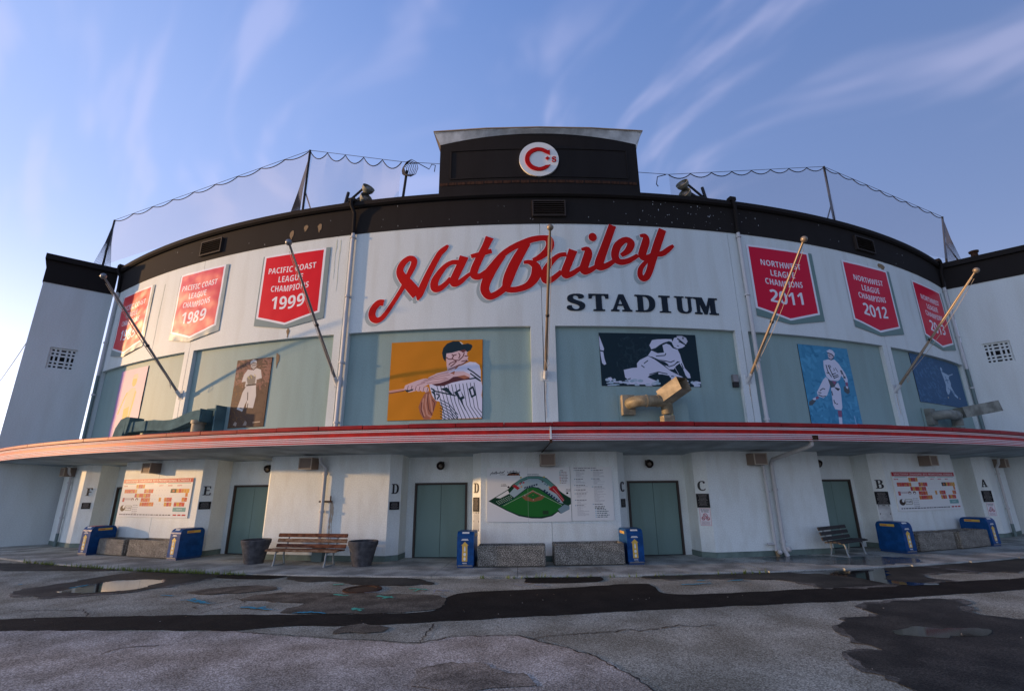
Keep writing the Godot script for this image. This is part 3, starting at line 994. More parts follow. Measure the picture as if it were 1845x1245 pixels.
# the short straight wall that stands forward at each end
func build_wing(side: float, length: float) -> void:
	var c := flat(35.47 * side, 35.9)
	var e0 := flat(36.36 * side, 38.36)
	var u := (e0 - c).normalized()
	var out := Vector2(u.y, -u.x) * side
	if out.dot(Vector2(-side, 0.6)) < 0.0:
		out = -out
	var e := c + u * length
	var w := Node3D.new()
	w.name = "wing"
	stadium.add_child(w, true)
	# local x runs to the right seen from outside, z outwards
	var xd := -u if side < 0 else u
	w.transform = Transform3D(Basis(Vector3(xd.x, 0, xd.y), Vector3.UP, Vector3(out.x, 0, out.y)), Vector3(c.x, 0, c.y))
	var x0 := -length if side < 0 else 0.0
	var x1 := 0.0 if side < 0 else length
	var gx := -1.25 if side < 0 else 1.13     # middle of the pierced screen
	var gy := 7.99
	var b := B.new()
	var t := 0.3
	for q in [[x0, gx - 0.48, 0.0, 11.48], [gx + 0.48, x1, 0.0, 11.48], [gx - 0.48, gx + 0.48, 0.0, gy - 0.5], [gx - 0.48, gx + 0.48, gy + 0.5, 11.48]]:
		b.box(Vector3((q[0] + q[1]) / 2.0, (q[2] + q[3]) / 2.0, -t / 2), Vector3(q[1] - q[0], q[3] - q[2], t))
	# return wall at the free end and the block behind
	var xe := x0 if side < 0 else x1
	b.box(Vector3(xe - 0.15 * (1.0 if side > 0 else -1.0), 5.74, -3.35), Vector3(0.3, 11.48, 6.1))
	part("wall", b, M.white, w)
	b = B.new()
	b.box(Vector3((x0 + x1) / 2, 12.5, -3.2), Vector3(x1 - x0 - 0.1, 0.15, 6.3))
	b.box(Vector3((x0 + x1) / 2, 5.0, -6.3), Vector3(x1 - x0, 10.0, 0.2))
	part("roof_deck", b, M.roof, w)
	b = B.new()
	var lo := x0 - (0.03 if side < 0 else 0.0)
	var hi := x1 + (0.03 if side > 0 else 0.0)
	b.box(Vector3((lo + hi) / 2, 12.03, -3.2), Vector3(hi - lo, 1.10, 6.46))
	part("top_band", b, M.black, w)
	b = B.new()
	b.box(Vector3((lo + hi) / 2 + side * 0.05, 12.72, -3.2), Vector3(hi - lo + 0.12, 0.26, 6.7))
	part("cornice", b, M.black, w)
	# pierced screen: five by five openings, the middle row and column larger
	var g := Node3D.new()
	g.name = "pierced_screen"
	w.add_child(g, true)
	g.position = Vector3(gx, gy, -0.12)
	var xs := [-0.48, -0.40, -0.31, -0.245, -0.155, -0.085, 0.085, 0.155, 0.245, 0.31, 0.40, 0.48]
	var ys := [-0.5, -0.425, -0.335, -0.265, -0.175, -0.105, 0.105, 0.175, 0.265, 0.335, 0.425, 0.5]
	for k in 6:
		b = B.new()
		b.box(Vector3(0, (ys[k * 2] + ys[k * 2 + 1]) / 2, 0), Vector3(0.96, ys[k * 2 + 1] - ys[k * 2], 0.1))
		part("bar", b, M.white, g)
	for k in 6:
		for j in 5:
			b = B.new()
			b.box(Vector3((xs[k * 2] + xs[k * 2 + 1]) / 2, (ys[j * 2 + 1] + ys[j * 2 + 2]) / 2, 0), Vector3(xs[k * 2 + 1] - xs[k * 2], ys[j * 2 + 2] - ys[j * 2 + 1], 0.098))
			part("upright", b, M.white, g)


# ---------------------------------------------------------------- the canopy

func build_canopy() -> void:
	var c := Node3D.new()
	c.name = "canopy"
	stadium.add_child(c)
	var f := 36.3
	var b := B.new()
	b.sweep(PackedVector2Array([Vector2(35.0, 3.12), Vector2(38.36, 3.34), Vector2(38.36, 3.70), Vector2(35.0, 3.76)]), -f, f, 0.5)
	part("soffit", b, M.soffit, c)
	b = B.new()
	b.sweep(PackedVector2Array([Vector2(38.3, 3.33), Vector2(38.42, 3.33), Vector2(38.42, 3.71), Vector2(38.3, 3.71)]), -f, -0.21, 0.5)
	b.sweep(PackedVector2Array([Vector2(38.3, 3.33), Vector2(38.42, 3.33), Vector2(38.42, 3.71), Vector2(38.3, 3.71)]), -0.14, f, 0.5)
	part("fascia", b, M.fascia, c)
	for h in [3.685, 3.640, 3.500, 3.450, 3.400, 3.343]:
		for s in [[-f, -0.21], [-0.14, f]]:
			b = B.new()
			var t := 0.015 if h > 3.35 else 0.012
			b.sweep(PackedVector2Array([Vector2(38.40, h - t), Vector2(38.428, h - t), Vector2(38.440, h - t * 0.5), Vector2(38.440, h + t * 0.5), Vector2(38.428, h + t), Vector2(38.40, h + t)]), s[0], s[1], 0.5)
			part("stripe", b, M.stripe, c)
	var phi := -35.6
	while phi < 35.8:
		b = B.new()
		var k := rng.randf_range(-0.006, 0.006)
		b.sweep(PackedVector2Array([Vector2(38.1, 3.715), Vector2(38.47 + k, 3.715), Vector2(38.48 + k, 3.725), Vector2(38.48 + k, 3.815), Vector2(38.46 + k, 3.83 + k), Vector2(38.1, 3.80)]), phi + 0.012, minf(phi + 1.96, f), 0.5)
		part("coping", b, M.coping, c)
		phi += 1.972
	# the joint in the middle, closed by a thin strap with a rusty drip
	b = B.new()
	b.x = frame(-0.175, 38.42, 3.52)
	b.box(Vector3(0, 0.02, 0.015), Vector3(0.045, 0.36, 0.035))
	part("joint_strap", b, M.pale_board, c)
	b = B.new()
	b.x = frame(-0.175, 38.42, 3.33)
	b.box(Vector3(0, -0.01, 0.01), Vector3(0.07, 0.10, 0.05))
	b.tube(PackedVector3Array([Vector3(0, -0.03, 0), Vector3(-0.06, -0.10, -1.0), Vector3(-0.12, -0.16, -2.1)]), 0.015, 6)
	part("drip", b, M.rust, c)


# ---------------------------------------------------------------- the press box on the roof

func press_r(phi: float) -> float:
	return 35.7 - 0.0 * phi


func build_press_box() -> void:
	var pb := Node3D.new()
	pb.name = "press_box"
	stadium.add_child(pb)
	var b := B.new()
	var n := 26
	var sides := PackedVector2Array([flat(6.25, press_r(6.25)), flat(6.25, 31.5), flat(-6.25, 31.5), flat(-6.25, press_r(6.25))])
	b.wall(sides, 12.5, 15.56)
	var sp := B.new()
	for k in n:
		var q := []
		for j in [k, k + 1]:
			var phi := lerpf(-6.25, 6.25, float(j) / n)
			var low := at(phi, press_r(phi), 12.5)
			var arch := 15.55 - 0.36 * pow(phi / 6.25, 2.0)
			var edge := at(lerpf(-6.6, 6.6, float(j) / n), 35.84, 15.64)
			q.append([low, at(phi, press_r(phi), arch), edge])
		b.quad(q[0][0], q[1][0], q[1][1], q[0][1], q[0][0] * Vector3(1, 0, 1))
		sp.quad(q[0][1], q[1][1], q[1][2], q[0][2], q[0][0] * Vector3(1, 0, 1))
	part("wall", b, M.black, pb)
	part("eaves_board", sp, M.pale_board, pb)
	# raised frame round the middle field
	b = B.new()
	for s in [[-5.55, 5.55, 14.82, 14.88], [-5.55, 5.55, 13.55, 13.61]]:
		var strip := PackedVector2Array()
		for k in 23:
			var phi := lerpf(s[0], s[1], k / 22.0)
			strip.append(flat(phi, press_r(phi) + 0.03))
		b.wall(strip, s[2], s[3])
		for k in 22:
			var p := strip[k]
			var q := strip[k + 1]
			var pi := p * (1.0 - 0.03 / 35.0)
			var qi := q * (1.0 - 0.03 / 35.0)
			b.quad(Vector3(p.x, s[2], p.y), Vector3(q.x, s[2], q.y), Vector3(qi.x, s[2], qi.y), Vector3(pi.x, s[2], pi.y), Vector3.DOWN)
	for phi in [-5.55, 5.55]:
		b.x = frame(phi, press_r(phi) + 0.013, 14.21, phi * 0.7)
		b.box(Vector3.ZERO, Vector3(0.06, 1.2, 0.035))
	b.x = Transform3D()
	part("raised_frame", b, M.black, pb)
	# rusty flashing strips along the foot
	var k0 := -6.2
	while k0 < 6.0:
		b = B.new()
		var strip := PackedVector2Array()
		for k in 4:
			var phi := lerpf(k0, k0 + 0.5, k / 3.0)
			strip.append(flat(phi, press_r(phi) + 0.02))
		b.wall(strip, 13.30 + rng.randf_range(-0.01, 0.01), 13.42)
		part("flashing", b, M.rust, pb)
		k0 += 0.56
	# flat roof with pale underside, its front edge straight
	b = B.new()
	var plan := PackedVector2Array([flat(-6.62, 35.86), flat(-3.3, 35.86), flat(0, 35.86), flat(3.3, 35.86), flat(6.62, 35.86), flat(6.9, 31.2), flat(-6.9, 31.2)])
	b.prism(plan, 15.64, 15.675)
	part("roof", b, M.pale_board, pb)
	b = B.new()
	var plan2 := PackedVector2Array([flat(-6.65, 35.9), flat(-3.3, 35.9), flat(0, 35.9), flat(3.3, 35.9), flat(6.65, 35.9), flat(6.93, 31.1), flat(-6.93, 31.1)])
	b.prism(plan2, 15.678, 15.72)
	part("roof_edge", b, M.tan_board, pb)
	for s in [-1.0, 1.0]:
		b = B.new()
		b.x = frame(6.25 * s, 35.69, 15.63)
		var tri := PackedVector2Array([Vector2(0.0, 0.0), Vector2(0.22 * s, 0.0), Vector2(0.0, -0.70)])
		b.plate(tri, -3.0, 0.0)
		part("eaves_bracket", b, M.tan_board if s < 0 else M.pale_board, pb)
	# round emblem
	var em := Node3D.new()
	em.name = "emblem"
	pb.add_child(em)
	em.transform = frame(-0.02, 35.72, 14.31)
	em.set_meta("label", "round white emblem with a red C, a red diamond leaf and a small s")
	b = B.new()
	var disc := PackedVector2Array()
	for k in 40:
		disc.append(Vector2(cos(TAU * k / 40), sin(TAU * k / 40)) * 0.765)
	b.plate(disc, -0.02, 0.06)
	part("disc", b, M.sticker, em)
	b = B.new()
	var cc := PackedVector2Array()
	for k in 31:
		var a := lerpf(deg_to_rad(48), deg_to_rad(312), k / 30.0)
		cc.append(Vector2(cos(a), sin(a)) * 0.525 + Vector2(-0.02, -0.02))
	cc.append(Vector2(0.44, -0.28))
	for k in 31:
		var a := lerpf(deg_to_rad(312), deg_to_rad(48), k / 30.0)
		var thick := 0.13 + 0.045 * absf(sin((a - PI) * 0.5 + PI / 2)) * (1.0 if absf(a - PI) < 1.4 else 0.6)
		cc.append(Vector2(cos(a), sin(a)) * (0.525 - thick) + Vector2(-0.02, -0.02))
	cc.append(Vector2(0.43, 0.17))
	cc.append(Vector2(0.43, 0.38))
	b.plate(cc, 0.05, 0.10)
	part("letter", b, M.letter_red, em)
	b = B.new()
	var leaf := PackedVector2Array()
	for k in 16:
		var a := TAU * k / 16
		leaf.append(Vector2(cos(a), sin(a)) * (0.095 if k % 4 == 0 else 0.055 if k % 2 == 1 else 0.065) + Vector2(0.33, 0.02))
	b.plate(leaf, 0.05, 0.09)
	part("leaf", b, M.letter_red, em)
	b = B.new()
	solid_word(b, "S", true, 0.58, -0.03, 0.17, 0.24, 0.055, 0.09)
	part("letter", b, M.letter_red, em)


# a word with thickness in the local x, y plane
func solid_word(b: B, s: String, serif: bool, cx: float, cy: float, wide: float, tall: float, z0: float, z1: float) -> void:
	var t := word(s, serif)
	for i in range(0, t.size(), 3):
		var p := []
		for k in 3:
			p.append(Vector2(cx + t[i + k].x * wide, cy + t[i + k].y * tall))
		b.tri(Vector3(p[0].x, p[0].y, z1), Vector3(p[1].x, p[1].y, z1), Vector3(p[2].x, p[2].y, z1), Vector3.BACK, Vector3.BACK, Vector3.BACK)
		b.tri(Vector3(p[0].x, p[0].y, z0), Vector3(p[1].x, p[1].y, z0), Vector3(p[2].x, p[2].y, z0), Vector3.FORWARD, Vector3.FORWARD, Vector3.FORWARD)
	# edges used by one triangle only are the outline
	var edges := {}
	for i in range(0, t.size(), 3):
		for k in 3:
			var a := t[i + k]
			var c := t[i + (k + 1) % 3]
			var key := [a.snapped(Vector2(0.0005, 0.0005)), c.snapped(Vector2(0.0005, 0.0005))]
			var back := [key[1], key[0]]
			if edges.has(back):
				edges.erase(back)
			else:
				edges[key] = [a, c, t[i + (k + 2) % 3]]
	for key in edges:
		var a := Vector2(cx + edges[key][0].x * wide, cy + edges[key][0].y * tall)
		var c := Vector2(cx + edges[key][1].x * wide, cy + edges[key][1].y * tall)
		var inner := Vector2(cx + edges[key][2].x * wide, cy + edges[key][2].y * tall)
		var d := (c - a).normalized().orthogonal()
		if d.dot(inner - a) > 0.0:
			d = -d
		b.quad(Vector3(a.x, a.y, z0), Vector3(c.x, c.y, z0), Vector3(c.x, c.y, z1), Vector3(a.x, a.y, z1), Vector3(d.x, d.y, 0))


# ---------------------------------------------------------------- ground floor: bays, gates, doors

func offset_path(path: PackedVector2Array, d: float) -> PackedVector2Array:
	var res := PackedVector2Array()
	for i in path.size():
		var n := Vector2.ZERO
		if i > 0:
			var e := (path[i] - path[i - 1]).normalized()
			n += Vector2(-e.y, e.x)
		if i < path.size() - 1:
			var e := (path[i + 1] - path[i]).normalized()
			n += Vector2(-e.y, e.x)
		n = n.normalized()
		res.append(path[i] + n * d)
	return res


func build_gates() -> void:
	var runs := []
	for i in 7:
		var path := PackedVector2Array()
		var a := -35.1
		if i > 0:
			var g: float = GATES[i - 1]
			path.append_array([flat(g + 1.85, 35.22), flat(g + 1.85, 35.85)])
			a = g + (2.32 if i < 6 else 2.7)
		var e := 35.1
		if i < 6:
			e = GATES[i] - (2.32 if i > 0 else 2.7)
		var n := ceili((e - a) / 0.55)
		var joint := [-99.0, -22.9, -99.0, 0.05, -99.0, 22.9, -99.0][i] as float
		for k in n + 1:
			var phi := lerpf(a, e, float(k) / n)
			path.append(flat(phi, BAY))
			if phi < joint and lerpf(a, e, float(k + 1) / n) >= joint:
				path.append_array([flat(joint - 0.014, BAY), flat(joint - 0.01, BAY - 0.03), flat(joint + 0.01, BAY - 0.03), flat(joint + 0.014, BAY)])
		if i < 6:
			path.append_array([flat(GATES[i] - 1.85, 35.85), flat(GATES[i] - 1.85, 35.22)])
		var b := B.new()
		b.wall(path, -0.2, 3.35)
		part("ground_floor_bay", b, M.white_low, stadium)
		b = B.new()
		var o := offset_path(path, 0.014)
		b.wall(o, -0.2, 0.16)
		for k in path.size() - 1:
			b.quad(Vector3(path[k].x, 0.16, path[k].y), Vector3(path[k + 1].x, 0.16, path[k + 1].y), Vector3(o[k + 1].x, 0.16, o[k + 1].y), Vector3(o[k].x, 0.16, o[k].y), Vector3.UP)
		part("base_band", b, M.skirt, stadium)
	for g in GATES:
		var b := B.new()
		for s in [-1.0, 1.0]:
			b.ring(g + (1.43 * s if s > 0 else -1.9), g + (1.9 if s > 0 else -1.43), 35.0, 35.22, -0.1, 3.3, 0.4)
		b.ring(g - 1.43, g + 1.43, 35.0, 35.22, 2.30, 3.3, 0.4)
		part("gate_wall", b, M.white_low, stadium)
		var d := Node3D.new()
		d.name = "door"
		stadium.add_child(d, true)
		d.transform = frame(g, 35.14, 0.0)
		b = B.new()
		for s in [-1.0, 1.0]:
			b.box(Vector3(0.845 * s, 1.15, 0.05), Vector3(0.06, 2.30, 0.16))
		b.box(Vector3(0, 2.27, 0.05), Vector3(1.63, 0.06, 0.16))
		part("frame", b, M.door_frame, d)
		for s in [-1.0, 1.0]:
			b = B.new()
			b.box(Vector3(0.409 * s, 1.125, 0.03), Vector3(0.806, 2.21, 0.05))
			part("leaf", b, M.door, d)
		b = B.new()
		b.box(Vector3(0, 1.1, -0.05), Vector3(1.7, 2.3, 0.02))
		b.box(Vector3(0, 0.012, 0.06), Vector3(1.63, 0.02, 0.14))
		part("threshold", b, M.dark_steel, d)


# ---------------------------------------------------------------- the name on the wall

# one brush stroke: flat triples of (s along the wall, height, half width), drawn as a smooth ribbon on the curved wall
func stroke(b: B, a: Array, r: float, grow := 0.0, shift := Vector2.ZERO, thick := 0.004) -> void:
	var pts := []
	for i in range(0, a.size(), 3):
		pts.append(Vector3(a[i], a[i + 1], a[i + 2]))
	var fine := []
	for i in pts.size() - 1:
		var p0: Vector3 = pts[maxi(i - 1, 0)]
		var p: Vector3 = pts[i]
		var q: Vector3 = pts[i + 1]
		var q1: Vector3 = pts[mini(i + 2, pts.size() - 1)]
		for k in 6:
			fine.append(p.cubic_interpolate(q, p0, q1, k / 6.0))
	fine.append(pts[-1])
	var left := PackedVector2Array()
	var right := PackedVector2Array()
	for i in fine.size():
		var f: Vector3 = fine[i]
		var d: Vector3 = fine[mini(i + 1, fine.size() - 1)] - fine[maxi(i - 1, 0)]
		var t := Vector2(d.x, d.y).normalized()
		var o := t.orthogonal() * (f.z + grow)
		var c := Vector2(f.x, f.y) + shift
		if i == 0:
			c -= t * grow
		if i == fine.size() - 1:
			c += t * grow
		left.append(c + o)
		right.append(c - o)
	for i in fine.size() - 1:
		var q := [left[i], right[i], right[i + 1], left[i + 1]]
		var p := []
		var n := []
		for v in q:
			var ang: float = v.x / 35.83
			n.append(Vector3(sin(ang), 0, cos(ang)))
			p.append(Vector3(sin(ang), 0, cos(ang)) * r + Vector3.UP * v.y)
		b.face(p[0], p[1], p[2], p[3], n[0], n[1], n[2], n[3])
	for e in [left, right]:
		for i in fine.size() - 1:
			var p: Vector2 = e[i]
			var q: Vector2 = e[i + 1]
			var ap := p.x / 35.83
			var aq := q.x / 35.83
			var np := Vector3(sin(ap), 0, cos(ap))
			var nq := Vector3(sin(aq), 0, cos(aq))
			var ct: Vector3 = fine[i]
			var o := (p - Vector2(ct.x, ct.y) - shift).normalized()
			b.quad(np * (r - thick) + Vector3.UP * p.y, nq * (r - thick) + Vector3.UP * q.y, nq * r + Vector3.UP * q.y, np * r + Vector3.UP * p.y, Vector3(cos(ap) * o.x, o.y, -sin(ap) * o.x))


func build_sign() -> void:
	var sg := thing("stadium_sign", "large red script lettering with dark block capitals below on the white wall", "sign")
	var lift := 0.0
	for k in STROKES:
		var l := Node3D.new()
		l.name = "letter"
		sg.add_child(l, true)
		var sh := B.new()
		var ln := B.new()
		var rd := B.new()
		for s in STROKES[k]:
			stroke(sh, s, WALL + 0.003 + lift, 0.022, Vector2(-0.115, -0.085), 0.003)
			stroke(ln, s, WALL + 0.013 + lift, 0.022, Vector2.ZERO, 0.003)
			stroke(rd, s, WALL + 0.023 + lift, 0.0, Vector2.ZERO, 0.003)
			lift += 0.0004
		if k == "i":
			for q in [["dot_drop_outline", 0.003, 0.022, Vector2(-0.125, -0.085), M.letter_grey], ["dot_white_outline", 0.013, 0.022, Vector2.ZERO, M.letter_line], ["dot", 0.023, 0.0, Vector2.ZERO, M.letter_red]]:
				var pts := PackedVector2Array()
				for j in 24:
					var a := TAU * j / 24
					pts.append(Vector2(cos(a) * 0.155, sin(a) * 0.175) * (1.0 + q[2] * 5.0))
				var c: Vector2 = I_DOT + q[3]
				var db := B.new()
				db.x = frame(rad_to_deg(c.x / 35.83), WALL + q[1] + lift, c.y)
				db.plate(pts, -0.003, 0.0)
				part(q[0], db, q[4], l)
		part("drop_outline", sh, M.letter_grey, l)
		part("white_outline", ln, M.letter_line, l)
		part("face", rd, M.letter_red, l)
	# block capitals
	var s0 := 1.22
	var centres := [1.82, 3.13, 4.42, 5.82, 6.99, 8.17, 9.53]
	var widths := [1.00, 1.10, 1.18, 1.14, 0.62, 1.10, 1.45]
	var w := "STADIUM"
	for i in 7:
		var phi: float = centres[i]
		for q in [["white_outline", 0.006, 0.05, M.letter_line], ["face", 0.03, 0.0, M.navy]]:
			if q[0] == "white_outline":
				continue
			var b := B.new()
			b.x = frame(phi, WALL, 8.37)
			for k in 3:
				solid_word(b, w[i], true, (k - 1) * 0.022, 0, widths[i] * 0.61, 0.64, -0.01, q[1] + k * 0.002)
			part("letter", b, q[3], sg)


# ---------------------------------------------------------------- banners

func build_banners() -> void:
	var data := [
		[-33.35, -28.55, ["PACIFIC COAST", "LEAGUE", "CHAMPIONS", "1985"], "red pennant banner lettered 1985 between the corner pipe and the 1989 banner"],
		[-25.48, -20.72, ["PACIFIC COAST", "LEAGUE", "CHAMPIONS", "1989"], "wrinkled red pennant banner lettered 1989 on the sunlit white wall"],
		[-17.88, -12.98, ["PACIFIC COAST", "LEAGUE", "CHAMPIONS", "1999"], "red pennant banner lettered 1999 beside the left white wall pipe"],
		[12.82, 17.88, ["NORTHWEST", "LEAGUE", "CHAMPIONS", "2011"], "red pennant banner lettered 2011 beside the stadium name"],
		[20.5, 25.62, ["NORTHWEST", "LEAGUE", "CHAMPIONS", "2012"], "red pennant banner lettered 2012 hanging between two other pennants"],
		[28.58, 33.9, ["NORTHWEST", "LEAGUE", "CHAMPIONS", "2013"], "red pennant banner lettered 2013 beside the far corner pipe"],
	]
	for i in 6:
		var d: Array = data[i]
		var left := i < 3
		var teal := lin(0.15, 0.235, 0.215) if not left else lin(0.22, 0.28, 0.27)
		var pr := Print.new(300, 330, teal)
		pr.view(0, 0, 300, 330)
		var white := lin(0.74, 0.74, 0.76)
		var red := lin(0.62, 0.010, 0.040) if not left else lin(0.62, 0.012, 0.020)
		var dx := 0.0 if not left else 6.0
		pr.poly([dx, 0, 282, 0, 282, 298, 140, 315, dx, 296], white)
		pr.poly([9 + dx, 9, 273, 9, 273, 290, 140, 306, 9 + dx, 288], red)
		var lines: Array = d[2]
		var asp := []
		var ys := [76, 118, 160, 222]
		var hs := [27.0, 27.0, 27.0, 56.0]
		for k in 4:
			asp.clear()
			var t := word(lines[k], false, asp)
			var wide := minf(asp[0] * hs[k], 206.0)
			if k == 1:
				wide = 108
			elif k == 3:
				wide = 146
			elif k == 2:
				wide = 166
			elif k == 0:
				wide = 212 if left else 180
			pr.text(t, 141, ys[k], wide, hs[k], white)
		var ban := thing("banner", d[3], "banner", Transform3D(), "championship banners on the white wall")
		var b := B.new()
		var n := FastNoiseLite.new()
		n.seed = 60 + i
		n.frequency = 1.0
		n.fractal_octaves = 3
		var amp := 0.055 if i in [0, 1] else 0.018
		b.bent(d[0], d[1], WALL + 0.02, func(_u): return 11.05, func(u): return 8.17 - 0.27 * (1.0 - absf(u * 2.0 - 0.94) / 1.06), 26, 26,
			func(u, v): return (0.5 + 0.5 * n.get_noise_2d(u * 2.2 + v * 3.0, v * 1.6 - u * 2.4)) * amp * minf(1.0, minf(u, 1.0 - u) * 6.0 + 0.25))
		var vinyl := printed(pr.texture(), 0.36)
		vinyl.metallic_specular = 0.5 if i < 2 else 0.22
		part("sheet", b, vinyl, ban)


# ---------------------------------------------------------------- painted murals

func build_murals() -> void:
	mural_pink(-31.25, -27.7, 4.3, 7.25)
	mural_brown(-19.0, -16.38, 4.31, 6.88)
	mural_orange(-8.67, -3.45, 4.33, 7.08)
	mural_dark(3.08, 8.76, 5.41, 7.29)
	mural_blue(15.62, 19.62, 4.05, 7.2)
	mural_small(26.16, 34.1, 5.37, 7.46)


func hang(label: String, phi0: float, phi1: float, h0: float, h1: float, pr: Print, ripple := 0.006) -> void:
	var o := thing("mural", label, "mural", Transform3D(), "murals of ball players on the green panels")
	var b := B.new()
	var n := FastNoiseLite.new()
	n.seed = int(phi0 * 10.0) + 700
	n.frequency = 1.0
	b.bent(phi0, phi1, 35.668, func(_u): return h1, func(_u): return h0, 16, 16, func(u, v): return (0.5 + 0.5 * n.get_noise_2d(u * 3.0 + v * 1.2, v * 2.0)) * ripple)
	part("sheet", b, printed(pr.texture(), 0.5), o)
	b = B.new()
	b.ring(phi0 - 0.01, phi1 + 0.01, 35.652, 35.664, h0 - 0.005, h1 + 0.005)
	part("backing", b, M.dark_steel, o)


# uneven brushwork: many soft-edged strokes of nearly the same colour
func brushed(pr: Print, x0: float, y0: float, x1: float, y1: float, col: Color, spread: float, count: int, sd: int) -> void:
	var g := RandomNumberGenerator.new()
	g.seed = sd
	for i in count:
		var k := g.randf_range(-spread, spread)
		var c := Color(clampf(col.r + k * 0.8, 0, 1), clampf(col.g + k, 0, 1), clampf(col.b + k, 0, 1))
		var cx := g.randf_range(x0, x1)
		var cy := g.randf_range(y0, y1)
		var l := (x1 - x0) * g.randf_range(0.03, 0.12)
		var a := g.randf_range(-0.5, 1.6)
		pr.line([cx, cy, cx + cos(a) * l, cy + sin(a) * l * 1.3], l * 0.35, c)


func mural_orange(phi0: float, phi1: float, h0: float, h1: float) -> void:
	var org := lin(0.52, 0.195, 0.012)
	var pr := Print.new(440, 380, org)
	pr.view(112, 165, 1225, 1140, -52)
	var navy := lin(0.012, 0.030, 0.042)
	var skin := lin(0.62, 0.44, 0.44)
	var dusk := lin(0.10, 0.035, 0.035)
	var cloth := lin(0.58, 0.60, 0.72)
	var brown := lin(0.33, 0.13, 0.075)
	# bat
	pr.poly([70, 775, 270, 752, 270, 786, 72, 816], lin(0.55, 0.30, 0.22))
	pr.line([72, 808, 270, 782], 10, dusk)
	# jersey
	pr.poly([1000, 470, 1060, 445, 1130, 455, 1172, 490, 1186, 560, 1182, 660, 1196, 760, 1180, 860, 1190, 930, 1180, 1130, 715, 1140, 720, 1010, 686, 925, 640, 915, 600, 850, 575, 745, 560, 630, 660, 580, 790, 550, 900, 520], cloth)
	# forward arm
	pr.poly([555, 640, 640, 590, 790, 548, 830, 580, 900, 560, 980, 560, 1050, 600, 1060, 640, 1000, 660, 900, 630, 800, 700, 700, 725, 560, 712, 480, 760, 400, 790, 320, 805, 262, 762, 285, 712, 420, 662, 500, 640], skin)
	pr.poly([600, 712, 700, 700, 800, 668, 860, 628, 960, 625, 1050, 645, 1060, 665, 960, 675, 840, 700, 740, 738, 650, 735], lin(0.085, 0.03, 0.035))
	pr.poly([900, 625, 990, 610, 1050, 640, 990, 660], brown)
	pr.poly([820, 580, 880, 555, 870, 600], brown)
	for l in [[470, 690, 600, 655, 780, 640], [500, 665, 640, 630, 820, 600], [560, 640, 680, 600, 800, 575], [420, 720, 520, 690], [540, 700, 700, 680, 800, 650]]:
		pr.line(l, 7, lin(0.30, 0.16, 0.16))
	# fists
	for c in [[300, 745], [345, 745], [395, 755], [440, 760], [490, 765], [535, 775]]:
		pr.oval(c[0], c[1], 30, 36, skin)
		pr.line([c[0] + 18, c[1] - 25, c[0] + 4, c[1] + 30], 6, dusk)
	pr.poly([270, 770, 300, 800, 370, 780, 380, 760, 330, 775], navy)
	# back arm
	pr.poly([520, 815, 570, 795, 610, 880, 660, 925, 640, 980, 600, 1085, 570, 1138, 500, 1138, 455, 1060, 438, 985, 470, 900], brown)
	for l in [[540, 830, 520, 950, 540, 1080, 590, 1110], [570, 830, 590, 960, 600, 1050], [500, 880, 480, 990, 510, 1100]]:
		pr.line(l, 20, lin(0.48, 0.24, 0.17))
	for l in [[555, 820, 545, 900, 560, 1020, 600, 1090], [480, 930, 470, 1020, 500, 1110], [600, 900, 630, 940, 610, 1040]]:
		pr.line(l, 9, dusk)
	# face
	pr.poly([780, 335, 850, 322, 940, 300, 1000, 290, 1040, 318, 1030, 350, 1046, 385, 1034, 405, 1046, 430, 1010, 455, 940, 500, 830, 560, 795, 560, 782, 480], skin)
	pr.poly([930, 300, 1005, 262, 1030, 300, 985, 330, 960, 310], lin(0.14, 0.05, 0.05))
	pr.oval(808, 360, 34, 36, lin(0.68, 0.50, 0.50))
	for l in [[780, 380, 810, 405, 850, 408], [850, 345, 870, 365, 850, 400, 880, 420, 930, 425, 980, 380, 1000, 330], [860, 362, 905, 350], [930, 330, 948, 360, 930, 400], [900, 430, 830, 455, 810, 480], [905, 435, 870, 470, 830, 500], [1035, 430, 980, 470, 900, 500], [960, 440, 1030, 425], [1000, 370, 1040, 372], [800, 540, 850, 520, 940, 480]]:
		pr.line(l, 11, dusk)
	pr.poly([870, 530, 905, 500, 920, 510, 890, 535], brown)
	# cap
	pr.poly([770, 440, 742, 390, 732, 325, 748, 262, 795, 208, 870, 178, 940, 180, 990, 222, 1045, 211, 1090, 228, 1100, 252, 1078, 296, 1032, 322, 1010, 285, 940, 300, 850, 325, 785, 332], navy)
	pr.poly([945, 185, 965, 190, 990, 218, 975, 222], lin(0.65, 0.62, 0.55))
	# stripes
	for i in 11:
		var x := 660.0 + i * 44.0
		pr.line([x, 735 - i * 3.0, x + 36, 880 + i * 14.0, x + 90 + i * 4.0, 1138], 7, navy)
	for i in 7:
		pr.line([690, 900 + i * 34.0, 800, 960 + i * 36.0, 900, 1090 + i * 30.0], 8, navy)
	for l in [[590, 760, 640, 800, 760, 830, 880, 860], [600, 800, 640, 850], [620, 770, 640, 900], [650, 830, 690, 850, 660, 900], [1030, 530, 1100, 580, 1180, 650], [1060, 590, 1180, 690], [1050, 660, 1120, 650, 1180, 690]]:
		pr.line(l, 16, navy)
	pr.poly([700, 770, 780, 755, 850, 850, 800, 830], navy)
	pr.poly([860, 820, 930, 780, 985, 890, 950, 910, 990, 1050, 930, 920], navy)
	pr.poly([905, 815, 940, 800, 960, 870, 930, 880], cloth)
	pr.poly([1030, 780, 1090, 745, 1120, 860, 1060, 890], navy)
	pr.poly([1055, 790, 1080, 775, 1095, 850, 1070, 862], cloth)
	hang("orange mural of a batter in a navy cap and striped jersey", phi0, phi1, h0, h1, pr, 0.03)


